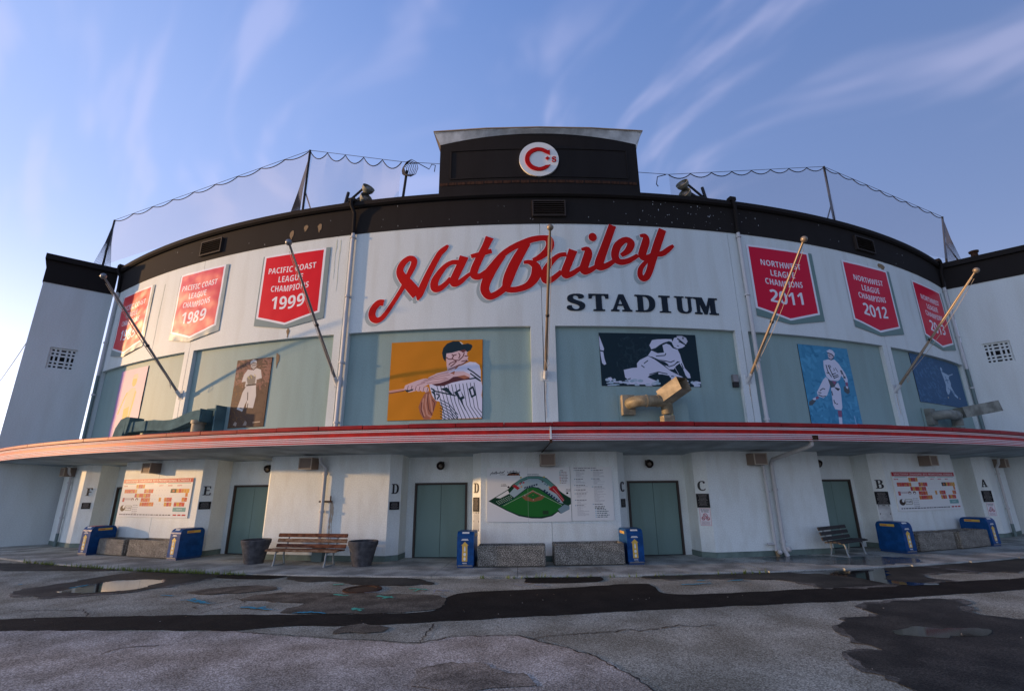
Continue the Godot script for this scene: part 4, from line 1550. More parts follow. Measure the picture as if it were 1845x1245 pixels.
func mural_dark(phi0: float, phi1: float, h0: float, h1: float) -> void:
	var bg := lin(0.012, 0.028, 0.036)
	var pr := Print.new(460, 230, bg)
	pr.view(118, 72, 1195, 655, 38)
	brushed(pr, 300, 120, 800, 500, bg.lightened(0.03), 0.03, 160, 3)
	var w := lin(0.60, 0.61, 0.70)
	pr.poly([120, 100, 150, 180, 176, 250, 168, 290, 180, 360, 200, 420, 178, 432, 155, 410, 140, 330, 132, 250, 122, 180], w)
	pr.line([132, 270, 172, 282], 12, bg)
	# left arm over the head
	pr.poly([690, 250, 668, 205, 700, 145, 760, 134, 850, 128, 920, 128, 934, 168, 890, 152, 830, 172, 780, 200, 740, 232], w)
	# trunk and the arm to the ground
	pr.poly([815, 200, 860, 180, 900, 195, 930, 230, 985, 245, 1010, 300, 1030, 380, 1056, 450, 1110, 515, 1118, 560, 1085, 562, 1060, 530, 1040, 470, 1000, 400, 960, 430, 930, 470, 880, 470, 830, 425, 770, 370, 690, 335, 650, 322, 690, 262, 760, 292, 830, 282], w)
	# legs
	pr.poly([528, 410, 560, 372, 650, 325, 720, 360, 820, 430, 900, 490, 1030, 552, 1000, 580, 905, 604, 880, 540, 800, 525, 700, 530, 640, 560, 740, 600, 765, 640, 440, 640, 430, 590, 400, 565, 385, 482, 470, 462, 530, 455], w)
	# dark folds
	for l in [[650, 375, 605, 410], [575, 430, 610, 455], [690, 335, 770, 370, 830, 375, 900, 390, 945, 370], [740, 325, 840, 315, 850, 290], [820, 400, 880, 440, 940, 420, 980, 380], [660, 530, 760, 500, 860, 520], [770, 545, 850, 555], [900, 545, 930, 545], [1020, 400, 1040, 460], [1000, 380, 960, 400], [430, 585, 460, 575]]:
		pr.line(l, 9, bg)
	pr.poly([745, 372, 830, 385, 880, 420, 840, 430, 800, 400], bg)
	pr.poly([870, 470, 930, 478, 980, 520, 1000, 420, 1040, 480, 1050, 530, 960, 500], bg)
	pr.poly([650, 545, 760, 505, 760, 560, 900, 560, 890, 610, 760, 610, 730, 575], bg)
	pr.line([940, 440, 985, 520], 6, w)
	# head
	pr.poly([922, 170, 950, 112, 1000, 100, 1052, 165, 1072, 200, 1040, 222, 985, 238, 945, 218], w)
	pr.poly([978, 90, 1040, 86, 1088, 108, 1104, 148, 1078, 188, 1030, 150, 990, 118], lin(0.50, 0.51, 0.58))
	pr.line([985, 118, 1030, 152, 1076, 190], 14, bg)
	pr.line([1000, 150, 1060, 180], 11, bg)
	pr.line([980, 200, 1000, 208], 7, bg)
	pr.oval(1052, 112, 8, 12, bg)
	# dust
	var g := RandomNumberGenerator.new()
	g.seed = 8
	for i in 46:
		var x := g.randf_range(200, 760) if i < 30 else g.randf_range(800, 1240)
		pr.oval(x, g.randf_range(590, 655), g.randf_range(10, 40), g.randf_range(6, 18), lin(0.30, 0.42, 0.47).lerp(w, g.randf()))
	pr.poly([216, 570, 250, 562, 270, 590, 240, 610], w)
	hang("dark teal mural of a white clad player sliding on the ground", phi0, phi1, h0, h1, pr)


func mural_blue(phi0: float, phi1: float, h0: float, h1: float) -> void:
	var bg := lin(0.065, 0.26, 0.40)
	var pr := Print.new(300, 400, bg)
	pr.view(128, 100, 828, 1260, 225)
	brushed(pr, 100, 90, 1080, 1260, bg, 0.07, 420, 4)
	var w := lin(0.62, 0.62, 0.70)
	var dk := lin(0.03, 0.04, 0.05)
	var red := lin(0.27, 0.10, 0.17)
	var grey := lin(0.085, 0.10, 0.11)
	pr.poly([480, 310, 550, 285, 600, 292, 640, 280, 700, 335, 745, 400, 800, 480, 832, 560, 830, 605, 790, 595, 770, 545, 735, 505, 722, 560, 690, 590, 580, 590, 525, 540, 490, 420], w)
	pr.poly([515, 545, 580, 592, 572, 700, 540, 800, 490, 845, 420, 822, 400, 770, 440, 680, 480, 590], w)
	pr.poly([590, 700, 690, 612, 725, 690, 735, 800, 748, 960, 735, 1000, 650, 990, 620, 930, 600, 780], w)
	pr.poly([545, 570, 600, 600, 672, 605, 640, 680, 590, 692, 570, 640], grey)
	pr.poly([600, 590, 670, 600, 640, 650], red)
	pr.poly([640, 680, 720, 700, 690, 730, 650, 700], dk)
	pr.poly([545, 185, 620, 212, 632, 250, 592, 292, 556, 265, 545, 220], lin(0.52, 0.44, 0.48))
	pr.poly([525, 165, 570, 135, 612, 146, 646, 190, 640, 240, 615, 212, 545, 185], w)
	pr.line([540, 190, 600, 205, 632, 240], 14, dk)
	pr.line([556, 225, 580, 235], 9, dk)
	pr.line([556, 268, 592, 292, 632, 252], 10, dk)
	pr.poly([795, 598, 832, 600, 836, 655, 800, 650], red)
	pr.poly([770, 665, 800, 650, 850, 665, 860, 740, 832, 770, 778, 735], grey)
	pr.poly([800, 650, 836, 660, 836, 695, 806, 680], w)
	pr.poly([765, 500, 800, 520, 800, 550, 770, 540], grey)
	for l in [[520, 370, 545, 460, 600, 540], [550, 370, 590, 460, 640, 560], [600, 500, 660, 480], [620, 530, 690, 500], [640, 550, 700, 520], [725, 430, 750, 490], [740, 430, 770, 500], [440, 745, 480, 710, 510, 720], [420, 770, 460, 775], [420, 800, 480, 825, 520, 815], [600, 740, 615, 800], [630, 860, 640, 900], [640, 910, 660, 900], [665, 920, 685, 912], [530, 480, 560, 490], [775, 570, 790, 590]]:
		pr.line(l, 11, dk)
	pr.line([560, 380, 570, 410, 590, 395, 575, 370, 560, 380], 7, dk)
	pr.line([625, 410, 640, 430, 630, 450], 7, dk)
	pr.line([650, 400, 690, 460], 7, dk)
	pr.poly([385, 835, 418, 820, 432, 850, 392, 872], red)
	pr.poly([345, 860, 385, 838, 392, 870, 360, 890], w)
	pr.poly([300, 905, 342, 872, 392, 885, 345, 950, 302, 955], grey)
	pr.poly([680, 1005, 738, 1005, 742, 1092, 696, 1092], red)
	pr.poly([695, 1095, 742, 1095, 748, 1195, 705, 1195], w)
	pr.poly([690, 1195, 760, 1195, 770, 1240, 690, 1240], grey)
	pr.line([920, 1070, 945, 1190], 10, lin(0.3, 0.45, 0.6))
	hang("sky blue mural of a pitcher in a white uniform with a glove", phi0, phi1, h0, h1, pr)


func mural_small(phi0: float, phi1: float, h0: float, h1: float) -> void:
	var bg := lin(0.045, 0.11, 0.20)
	var pr := Print.new(300, 200, bg)
	pr.view(0, 0, 300, 200)
	brushed(pr, 0, 0, 140, 200, lin(0.07, 0.16, 0.27), 0.02, 160, 5)
	brushed(pr, 120, 0, 300, 200, bg, 0.02, 160, 6)
	var w := lin(0.34, 0.46, 0.56)
	pr.oval(163, 42, 6, 9, w)
	pr.poly([158, 52, 172, 54, 200, 60, 208, 66, 200, 74, 206, 96, 200, 112, 180, 116, 168, 108, 164, 80], w)
	pr.line([196, 66, 240, 50], 4, w)
	pr.poly([168, 108, 196, 112, 186, 134, 172, 150, 164, 150, 160, 134], w)
	pr.poly([186, 112, 202, 112, 216, 140, 234, 152, 230, 160, 212, 152, 196, 130], w)
	for l in [[178, 70, 186, 100], [170, 90, 196, 84], [176, 120, 186, 128], [200, 128, 214, 146]]:
		pr.line(l, 3, bg)
	pr.oval(162, 164, 4, 3, lin(0.5, 0.45, 0.3))
	pr.oval(246, 158, 4, 3, lin(0.5, 0.45, 0.4))
	hang("dark blue mural of a small pale batter seen at a distance", phi0, phi1, h0, h1, pr)


func mural_brown(phi0: float, phi1: float, h0: float, h1: float) -> void:
	var bg := lin(0.10, 0.060, 0.040)
	var pr := Print.new(220, 340, bg)
	pr.view(1350, 148, 1692, 820, -105)
	brushed(pr, 1240, 150, 1700, 400, lin(0.22, 0.115, 0.085), 0.03, 240, 7)
	brushed(pr, 1240, 360, 1450, 820, lin(0.16, 0.085, 0.035), 0.03, 160, 9)
	brushed(pr, 1400, 400, 1690, 820, lin(0.085, 0.052, 0.036), 0.02, 160, 10)
	var w := lin(0.55, 0.53, 0.48)
	var dk := lin(0.035, 0.025, 0.02)
	pr.poly([1455, 250, 1490, 262, 1540, 245, 1580, 265, 1588, 350, 1540, 362, 1528, 420, 1420, 425, 1432, 372, 1390, 375, 1415, 300], w)
	pr.poly([1432, 425, 1530, 418, 1528, 520, 1496, 640, 1430, 630, 1440, 560, 1420, 600, 1392, 668, 1340, 640, 1372, 560, 1398, 480], w)
	pr.poly([1482, 190, 1540, 185, 1536, 235, 1505, 262, 1484, 235], lin(0.42, 0.38, 0.33))
	pr.poly([1478, 200, 1482, 170, 1512, 152, 1538, 165, 1544, 195, 1510, 182], w)
	pr.line([1484, 200, 1512, 188, 1542, 198], 6, dk)
	pr.line([1492, 214, 1532, 212], 5, dk)
	pr.line([1486, 238, 1506, 262, 1536, 236], 7, dk)
	pr.line([1436, 412, 1530, 408], 14, dk)
	pr.poly([1440, 340, 1480, 305, 1530, 335, 1520, 400, 1450, 402], lin(0.22, 0.20, 0.16))
	for l in [[1450, 320, 1470, 350], [1480, 310, 1490, 345], [1515, 305, 1530, 330]]:
		pr.line(l, 6, lin(0.5, 0.42, 0.15))
	pr.poly([1388, 378, 1432, 374, 1425, 400, 1410, 408], lin(0.16, 0.10, 0.07))
	pr.poly([1535, 365, 1585, 355, 1575, 392, 1540, 396], lin(0.16, 0.10, 0.07))
	for l in [[1445, 560, 1450, 480], [1450, 590, 1440, 640], [1370, 630, 1400, 640]]:
		pr.line(l, 7, dk)
	pr.poly([1300, 790, 1322, 760, 1340, 775, 1330, 806], lin(0.35, 0.28, 0.22))
	pr.poly([1395, 800, 1420, 755, 1436, 775, 1430, 802], lin(0.30, 0.24, 0.19))
	pr.line([1490, 778, 1560, 774], 9, lin(0.45, 0.36, 0.25))
	hang("narrow brown mural of a standing player in a white uniform", phi0, phi1, h0, h1, pr, 0.015)


func mural_pink(phi0: float, phi1: float, h0: float, h1: float) -> void:
	var bg := lin(0.58, 0.46, 0.50)
	var pr := Print.new(220, 320, bg)
	pr.view(0, 0, 220, 320)
	pr.rect(0, 0, 34, 320, lin(0.42, 0.24, 0.46))
	brushed(pr, 0, 0, 40, 320, lin(0.44, 0.26, 0.47), 0.04, 90, 11)
	brushed(pr, 30, 0, 220, 320, bg, 0.015, 120, 12)
	var y := lin(0.60, 0.42, 0.13)
	var p := lin(0.60, 0.47, 0.34)
	pr.oval(132, 62, 19, 26, y)
	pr.poly([108, 50, 118, 28, 148, 28, 158, 50], p)
	pr.poly([90, 110, 120, 92, 148, 94, 168, 120, 160, 190, 150, 270, 100, 270, 84, 190], p)
	pr.line([90, 112, 68, 150, 44, 210], 10, y)
	pr.line([158, 112, 150, 190, 142, 250], 10, y)
	pr.poly([88, 190, 130, 180, 138, 270, 92, 275], y)
	hang("faded pink mural with a pale yellow figure and violet edge", phi0, phi1, h0, h1, pr, 0.03)


# ---------------------------------------------------------------- map and schedule boards

func board(called: String, label: String, category: String, phi0: float, phi1: float, h0: float, h1: float, r: float, prints: Array, group := "") -> Node3D:
	var o := thing(called, label, category, Transform3D(), group)
	for p in prints:
		var a := lerpf(phi0, phi1, p[0])
		var e := lerpf(phi0, phi1, p[1])
		var drop: float = p[3]
		var b := B.new()
		b.ring(a + 0.005, e - 0.005, r - 0.002, r + 0.03, h0 + drop, h1, 0.5)
		part("panel", b, M.sticker, o)
		b = B.new()
		b.bent(a + 0.005, e - 0.005, r + 0.0335, func(_u): return h1, func(_u): return h0 + drop, 12, 1, func(_u, _v): return 0.0)
		part("print", b, printed(p[2], 0.3), o)
	return o


func scribble(pr: Print, x0: float, x1: float, y: float, th: float, col: Color, g: RandomNumberGenerator) -> void:
	var x := x0
	while x < x1:
		var l := g.randf_range(th * 1.2, th * 4.0)
		pr.rect(x, y, minf(x + l, x1), y + th, col)
		x += l + th * 0.8


func build_boards() -> void:
	var g := RandomNumberGenerator.new()
	g.seed = 31
	var white := lin(0.76, 0.77, 0.74)
	var black := lin(0.012, 0.012, 0.014)
	var pr := Print.new(760, 480, white)
	pr.view(130, 210, 1205, 890)
	# the ground plan of the field
	pr.poly([150, 632, 400, 488, 455, 430, 560, 360, 660, 320, 800, 320, 900, 345, 1020, 450, 1060, 505, 1110, 545, 1245, 630, 1240, 655, 1180, 690, 1185, 740, 1075, 795, 1035, 770, 960, 822, 830, 850, 700, 848, 540, 820, 380, 750], lin(0.008, 0.045, 0.022))
	pr.poly([240, 590, 400, 498, 420, 540, 300, 598], white)
	pr.poly([460, 440, 560, 362, 660, 325, 800, 325, 900, 352, 1010, 450, 960, 470, 880, 395, 790, 350, 660, 352, 580, 385, 480, 470], lin(0.10, 0.26, 0.22))
	pr.poly([415, 540, 480, 470, 580, 390, 670, 355, 790, 355, 880, 400, 960, 470, 1090, 640, 1110, 670, 1060, 660, 880, 520, 790, 465, 650, 465, 480, 590], lin(0.34, 0.46, 0.50))
	pr.poly([300, 690, 500, 585, 650, 478, 720, 462, 790, 478, 880, 540, 1040, 660, 1095, 680, 1030, 760, 940, 810, 800, 830, 700, 828, 540, 800, 400, 745], lin(0.018, 0.15, 0.028))
	pr.line([310, 688, 500, 582, 650, 472, 720, 458, 790, 474, 880, 536, 1060, 670], 9, lin(0.01, 0.03, 0.06))
	pr.poly([575, 580, 620, 562, 720, 505, 830, 562, 875, 580, 830, 622, 722, 645, 625, 625], lin(0.24, 0.115, 0.055))
	pr.poly([635, 572, 722, 525, 815, 572, 722, 612], lin(0.018, 0.15, 0.028))
	pr.line([720, 505, 340, 690], 3, white)
	pr.line([720, 505, 1090, 690], 3, white)
	pr.oval(720, 510, 14, 10, lin(0.40, 0.22, 0.15))
	pr.oval(722, 562, 8, 5, lin(0.30, 0.16, 0.09))
	for c in [[618, 566], [828, 565], [725, 618]]:
		pr.oval(c[0], c[1], 6, 4, white)
	pr.poly([455, 445, 490, 425, 555, 470, 525, 495], lin(0.38, 0.02, 0.03))
	pr.poly([925, 490, 985, 445, 1035, 460, 1040, 500, 1120, 620, 1095, 650, 1030, 555], lin(0.38, 0.02, 0.03))
	for i in 15:
		pr.oval(985 + i * 9.0, 485 + i * 10.5, 4, 4, white)
	for i in 26:
		pr.oval(255 + (i % 9) * 22.0 + floorf(i / 9.0) * 16.0, 640 - (i % 9) * 9.0 + floorf(i / 9.0) * 15.0, 7, 6, lin(0.35, 0.5, 0.38))
	for i in 6:
		pr.poly([610 + i * 30, 462 - i * 8.0, 632 + i * 30, 452 - i * 7.0, 632 + i * 30, 470 - i * 6.0, 610 + i * 30, 480 - i * 8.0], lin(0.015, 0.035, 0.08))
	for i in 7:
		pr.poly([865 + i * 30, 490 + i * 22.0, 890 + i * 30, 500 + i * 22.0, 880 + i * 30, 520 + i * 22.0, 858 + i * 30, 508 + i * 22.0], lin(0.015, 0.035, 0.10))
	for c in [[560, 415, 1], [580, 402, 0], [605, 402, 1], [575, 455, 2], [848, 392, 0], [880, 422, 3], [905, 438, 3], [935, 465, 2], [870, 335, 4], [570, 338, 4]]:
		pr.oval(c[0], c[1], 11, 11, [lin(0.1, 0.1, 0.12), lin(0.45, 0.03, 0.05), lin(0.6, 0.3, 0.1), lin(0.1, 0.2, 0.25), lin(0.5, 0.4, 0.05)][c[2]])
	pr.poly([1035, 740, 1120, 680, 1185, 700, 1185, 740, 1075, 795], lin(0.20, 0.30, 0.34))
	pr.rect(840, 755, 915, 800, lin(0.02, 0.06, 0.025))
	pr.oval(408, 458, 14, 12, black)
	pr.oval(1162, 540, 14, 12, black)
	for q in [["1 LINE", 345, 425, 60, 10], ["ENTRANCE", 350, 442, 76, 10], ["MAIN ENTRANCE", 727, 300, 146, 11], ["3RD LINE", 1180, 495, 62, 10], ["ENTRANCE", 1182, 512, 76, 10]]:
		pr.text(word(q[0]), q[1], q[2], q[3], q[4], black)
	# logo with script and a stand
	for l in [[170, 305, 186, 275, 196, 290, 206, 262], [205, 290, 216, 276, 222, 290, 230, 268], [232, 290, 246, 258, 258, 262, 246, 276, 262, 282, 244, 292], [262, 284, 272, 272, 280, 284], [286, 284, 292, 270], [296, 282, 306, 256], [308, 278, 320, 268, 318, 280], [326, 276, 336, 264, 334, 280, 360, 250]]:
		pr.line(l, 6, black)
	pr.text(word("STADIUM", true), 328, 298, 66, 9, black)
	pr.poly([385, 312, 410, 282, 475, 268, 545, 282, 562, 312], black)
	for i in 7:
		pr.rect(412 + i * 20.0, 292, 424 + i * 20.0, 312, lin(0.35, 0.12, 0.05))
	pr.line([390, 275, 475, 255, 558, 278], 5, black)
	for i in 5:
		pr.line([395 + i * 40.0, 270 - absf(2.0 - i) * -4.0, 395 + i * 40.0, 240 + absf(2.0 - i) * 8.0], 3, black)
	# legend
	pr.text(word("LEGEND"), 1098, 253, 44, 10, black)
	for i in 8:
		pr.rect(1072, 268 + i * 20.0, 1084, 278 + i * 20.0, [lin(0.05, 0.3, 0.3), black, lin(0.02, 0.04, 0.1), lin(0.5, 0.2, 0.05), lin(0.5, 0.03, 0.05), lin(0.4, 0.02, 0.03), lin(0.6, 0.4, 0.03), lin(0.5, 0.4, 0.2)][i])
		scribble(pr, 1094, 1130 + g.randf_range(20, 75), 269 + i * 20.0, 7, lin(0.2, 0.1, 0.1), g)
	pr.line([657, 212, 657, 890], 2, lin(0.45, 0.46, 0.48))
	var pr2 := Print.new(380, 480, white)
	pr2.view(1215, 210, 1745, 890)
	pr2.text(word("WHAT WOULD YOU LIKE TO EAT?"), 1402, 226, 292, 13, black)
	for c in [[1258, [250, 362, 442, 500, 548, 628, 696], [85, 60, 40, 30, 60, 55, 130]], [1480, [250, 360, 462, 682], [85, 75, 200, 10]]]:
		for i in c[1].size():
			pr2.oval(c[0] + 6, c[1][i] + 4, 6, 6, lin(0.12, 0.3, 0.4))
			scribble(pr2, c[0] + 22, c[0] + g.randf_range(95, 165), c[1][i], 8, lin(0.06, 0.06, 0.07), g)
			var y: float = c[1][i] + 18
			while y < c[1][i] + c[2][i]:
				scribble(pr2, c[0] + 26, c[0] + g.randf_range(60, 175), y, 4, lin(0.32, 0.32, 0.34), g)
				y += 11.0
	scribble(pr2, 1505, 1630, 712, 9, black, g)
	scribble(pr2, 1505, 1620, 730, 9, black, g)
	for i in 5:
		pr2.oval(1515, 752 + i * 23.0, 6, 6, lin(0.12, 0.35, 0.5))
		scribble(pr2, 1530, g.randf_range(1640, 1712), 748 + i * 23.0, 9, lin(0.05, 0.1, 0.12), g)
	board("map_board", "wide white board with a green ball field plan and lists", "notice board", -3.09, 3.09, 1.10, 2.72, BAY, [[0.0, 0.662, pr.texture(), 0.02], [0.666, 1.0, pr2.texture(), 0.035]])
	# promotional schedule, the same print twice
	var red := lin(0.42, 0.02, 0.025)
	var po := Print.new(560, 260, white)
	po.view(0, 0, 560, 300)
	po.rect(0, 0, 560, 32, red)
	po.text(word("VANCOUVER CANADIANS 2013 PROMOTIONAL SCHEDULE"), 280, 16.5, 526, 17, lin(0.70, 0.66, 0.64))
	var teal := lin(0.16, 0.36, 0.34)
	for c in [[20, 120], [190, 270], [300, 365], [380, 548]]:
		po.rect(c[0], 36, c[1], 40, teal)
	for q in [["APR", 28, 56], ["JULY", 330, 56], ["AUGUST", 400, 56], ["SEPT", 470, 56]]:
		po.text(word(q[0]), q[1], q[2], 34, 9, red)
	var cols := [lin(0.62, 0.33, 0.03), lin(0.52, 0.03, 0.02), lin(0.42, 0.012, 0.04), lin(0.60, 0.20, 0.03), lin(0.48, 0.05, 0.03)]
	for q in [[125, 44, 4, 1], [26, 82, 6, 1], [200, 82, 4, 1], [450, 82, 5, 1], [126, 116, 3, 1], [182, 116, 4, 1], [520, 112, 1, 1], [22, 150, 1, 1], [186, 150, 4, 1], [330, 148, 1, 1], [372, 148, 3, 1], [500, 148, 2, 1], [182, 184, 6, 1], [376, 184, 3, 1], [450, 184, 4, 1]]:
		for i in q[2]:
			var x: float = q[0] + i * 19.0
			po.rect(x, q[1], x + 18, q[1] + 30, cols[g.randi() % 5])
			for k in 3:
				po.rect(x + 2 + g.randf() * 8.0, q[1] + 4 + k * 8.0, x + 10 + g.randf() * 7.0, q[1] + 8 + k * 8.0, cols[g.randi() % 5].lightened(0.15))
	po.rect(410, 82, 452, 112, lin(0.012, 0.03, 0.015))
	po.oval(431, 97, 9, 9, lin(0.5, 0.12, 0.04))
	po.rect(448, 222, 540, 254, teal)
	po.text(word("TICKETS"), 494, 238, 40, 9, white)
	po.oval(38, 232, 22, 24, lin(0.05, 0.03, 0.02))
	po.oval(46, 222, 9, 12, white)
	po.line([62, 212, 116, 212, 116, 248, 62, 248, 62, 212], 4, lin(0.2, 0.2, 0.12))
	po.text(word("C'S CAPS"), 89, 230, 44, 14, black)
	for c in [[112, 162], [150, 162]]:
		po.oval(c[0], c[1], 12, 12, lin(0.14, 0.05, 0.04))
		po.oval(c[0], c[1] + 4, 7, 7, white)
	for i in 5:
		scribble(po, 125, 170, 205 + i * 15.0, 4, lin(0.2, 0.2, 0.22), g)
		scribble(po, 30, 110, 152 + i * 3.0, 2, lin(0.4, 0.3, 0.3), g)
	for y in [90, 128, 160, 196]:
		for i in 9:
			po.rect(255 + i * 22.0, y, 258 + i * 22.0, y + 3, lin(0.3, 0.3, 0.34))
	scribble(po, 20, 440, 276, 7, lin(0.08, 0.08, 0.09), g)
	scribble(po, 455, 545, 274, 10, red, g)
	var pt := po.texture()
	board("schedule_board", "schedule board above the planters next to gate letter E", "notice board", -26.15, -19.98, 1.22, 2.56, BAY, [[0.0, 1.0, pt, 0.0]], "promotional schedule boards")
	board("schedule_board", "schedule board above the planters next to gate letter B", "notice board", 19.9, 26.05, 1.20, 2.53, BAY, [[0.0, 1.0, pt, 0.0]], "promotional schedule boards")


# ---------------------------------------------------------------- gate letters, plaques, warnings

# frame on the slanting face of a gate pier: side -1 is the pier left of the gate, 1 the one right of it
func pier(g: float, side: float, h: float) -> Transform3D:
	var wide := 2.7 if absf(g) > 20.0 and signf(g) == side else 2.32
	var p := flat(g - wide, BAY) if side < 0 else flat(g + 1.85, 35.85)
	var q := flat(g - 1.85, 35.85) if side < 0 else flat(g + wide, BAY)
	var d := (q - p).normalized()
	var m := (p + q) / 2.0
	return Transform3D(Basis(Vector3(d.x, 0, d.y), Vector3.UP, Vector3(-d.y, 0, d.x)), Vector3(m.x, h, m.y))


func build_gate_signs() -> void:
	var g := RandomNumberGenerator.new()
	g.seed = 77
	var letters := [["F", 0, -1.0, ""], ["E", 1, -1.0, ""], ["D", 2, -1.0, "on the pier beside the dark pot"], ["D", 2, 1.0, "on the pier beside the map board"], ["C", 3, -1.0, "on the narrow pier beside the map board"], ["C", 3, 1.0, "above the no smoking sign"], ["B", 4, 1.0, ""], ["A", 5, 1.0, ""]]
	for l in letters:
		var o := thing("gate_letter", ("black serif gate letter %s %s" % [l[0], l[3] if l[3] else "on the white pier"]), "letter", pier(GATES[l[1]], l[2], 2.12), "gate letters")
		var b := B.new()
		var wide := 0.24 if l[0] != "C" or l[2] > 0 else 0.22
		solid_word(b, l[0], true, 0, 0, wide, 0.30, 0.0, 0.02)
		part("face", b, M.ink, o)
	# small black plaques with lines of pale text
	var made := {}
	for q in [["F", 0, -1.0, 1.58, 0.36, 0.24], ["E", 1, -1.0, 1.63, 0.36, 0.25], ["D", 2, -1.0, 1.61, 0.33, 0.24], ["D", 2, 1.0, 1.63, 0.30, 0.42], ["C", 3, -1.0, 1.63, 0.26, 0.25], ["C", 3, 1.0, 1.67, 0.40, 0.42], ["B", 4, 1.0, 1.655, 0.40, 0.43], ["A", 5, 1.0, 1.60, 0.42, 0.45]]:
		var where := ""
		if q[0] in ["C", "D"]:
			where = " beside the map board" if q[2] != signf(GATES[q[1]]) else " on the outer pier"
		var o := thing("plaque", "black text plaque below gate letter %s%s" % [q[0], where], "plaque", pier(GATES[q[1]], q[2], q[3]), "text plaques below the gate letters")
		var b := B.new()
		b.box(Vector3(0, 0, 0.008), Vector3(q[4], q[5], 0.016))
		part("plate", b, M.ink, o)
		var key := "%.1f" % (q[5] / q[4])
		if not made.has(key):
			var pr := Print.new(120, int(120 * q[5] / q[4]), lin(0.012, 0.012, 0.013))
			pr.view(0, 0, 1, q[5] / q[4])
			var y := 0.10
			while y < q[5] / q[4] - 0.12:
				var wd := g.randf_range(0.25, 0.40)
				scribble(pr, 0.5 - wd, 0.5 + wd, y, 0.030, lin(0.30, 0.28, 0.26), g)
				y += 0.085
			made[key] = printed(pr.texture(), 0.35)
		b = B.new()
		b.card(-q[4] / 2, q[4] / 2, -q[5] / 2, q[5] / 2, 0.019)
		part("print", b, made[key], o)
	# no smoking signs
	var ns := Print.new(160, 250, lin(0.78, 0.75, 0.76))
	ns.view(0, 0, 160, 250)
	var red := lin(0.42, 0.02, 0.04)
	var black := lin(0.012, 0.012, 0.012)
	ns.line([4, 4, 156, 4, 156, 246, 4, 246, 4, 4], 3, red)
	ns.text(word("NO SMOKING"), 80, 24, 118, 17, black)
	ns.text(word("NO VAPING"), 80, 50, 104, 17, black)
	for c in [[80, 108, 34], [48, 148, 27], [114, 148, 27]]:
		ns.oval(c[0], c[1], c[2], c[2], red)
		ns.oval(c[0], c[1], c[2] - 7, c[2] - 7, lin(0.66, 0.63, 0.65))
		ns.line([c[0] - 16, c[1] + 2, c[0] + 16, c[1] + 6], 8, black)
		ns.line([c[0] - c[2] * 0.7, c[1] - c[2] * 0.7, c[0] + c[2] * 0.7, c[1] + c[2] * 0.7], 6, red)
	for i in 4:
		scribble(ns, 22, 138, 190 + i * 13.0, 5, lin(0.25, 0.1, 0.12), g)
	var nm := printed(ns.texture(), 0.35)
	for q in [["C", 3, 1.185, 0.34, 0.52], ["A", 5, 1.09, 0.33, 0.50]]:
		var o := thing("no_smoking_sign", "white no smoking sign with red ban circles below plaque at gate letter " + q[0], "sign", pier(GATES[q[1]], 1.0, q[2]), "no smoking signs")
		var b := B.new()
		b.box(Vector3(0.02, 0, 0.006), Vector3(q[3], q[4], 0.012))
		part("plate", b, M.sticker, o)
		b = B.new()
		b.card(0.02 - q[3] / 2, 0.02 + q[3] / 2, -q[4] / 2, q[4] / 2, 0.0145)
		part("print", b, nm, o)
	# pale strips with black tape marks where signs were taken down
	for q in [["D", 2, 1.13, 0.30, 0.56], ["B", 4, 1.12, 0.36, 0.62]]:
		var o := thing("sign_residue", "pale strip with black tape marks below the plaque at gate letter " + q[0], "tape marks", pier(GATES[q[1]], 1.0, q[2]), "tape marks left by removed signs")
		var b := B.new()
		b.box(Vector3(0, 0, 0.002), Vector3(q[3], q[4], 0.004))
		part("strip", b, M.pale_board, o)
		for k in 3:
			b = B.new()
			var y: float = q[4] * (0.46 - 0.45 * k)
			for sx in [-1, 1]:
				b.box(Vector3(q[3] * 0.40 * sx, y, 0.006), Vector3(0.022, 0.05, 0.004))
			if k != 1:
				b.box(Vector3(0.0, y, 0.006), Vector3(0.085, 0.024, 0.004))
			part("tape", b, M.ink, o)


# ---------------------------------------------------------------- flagpoles

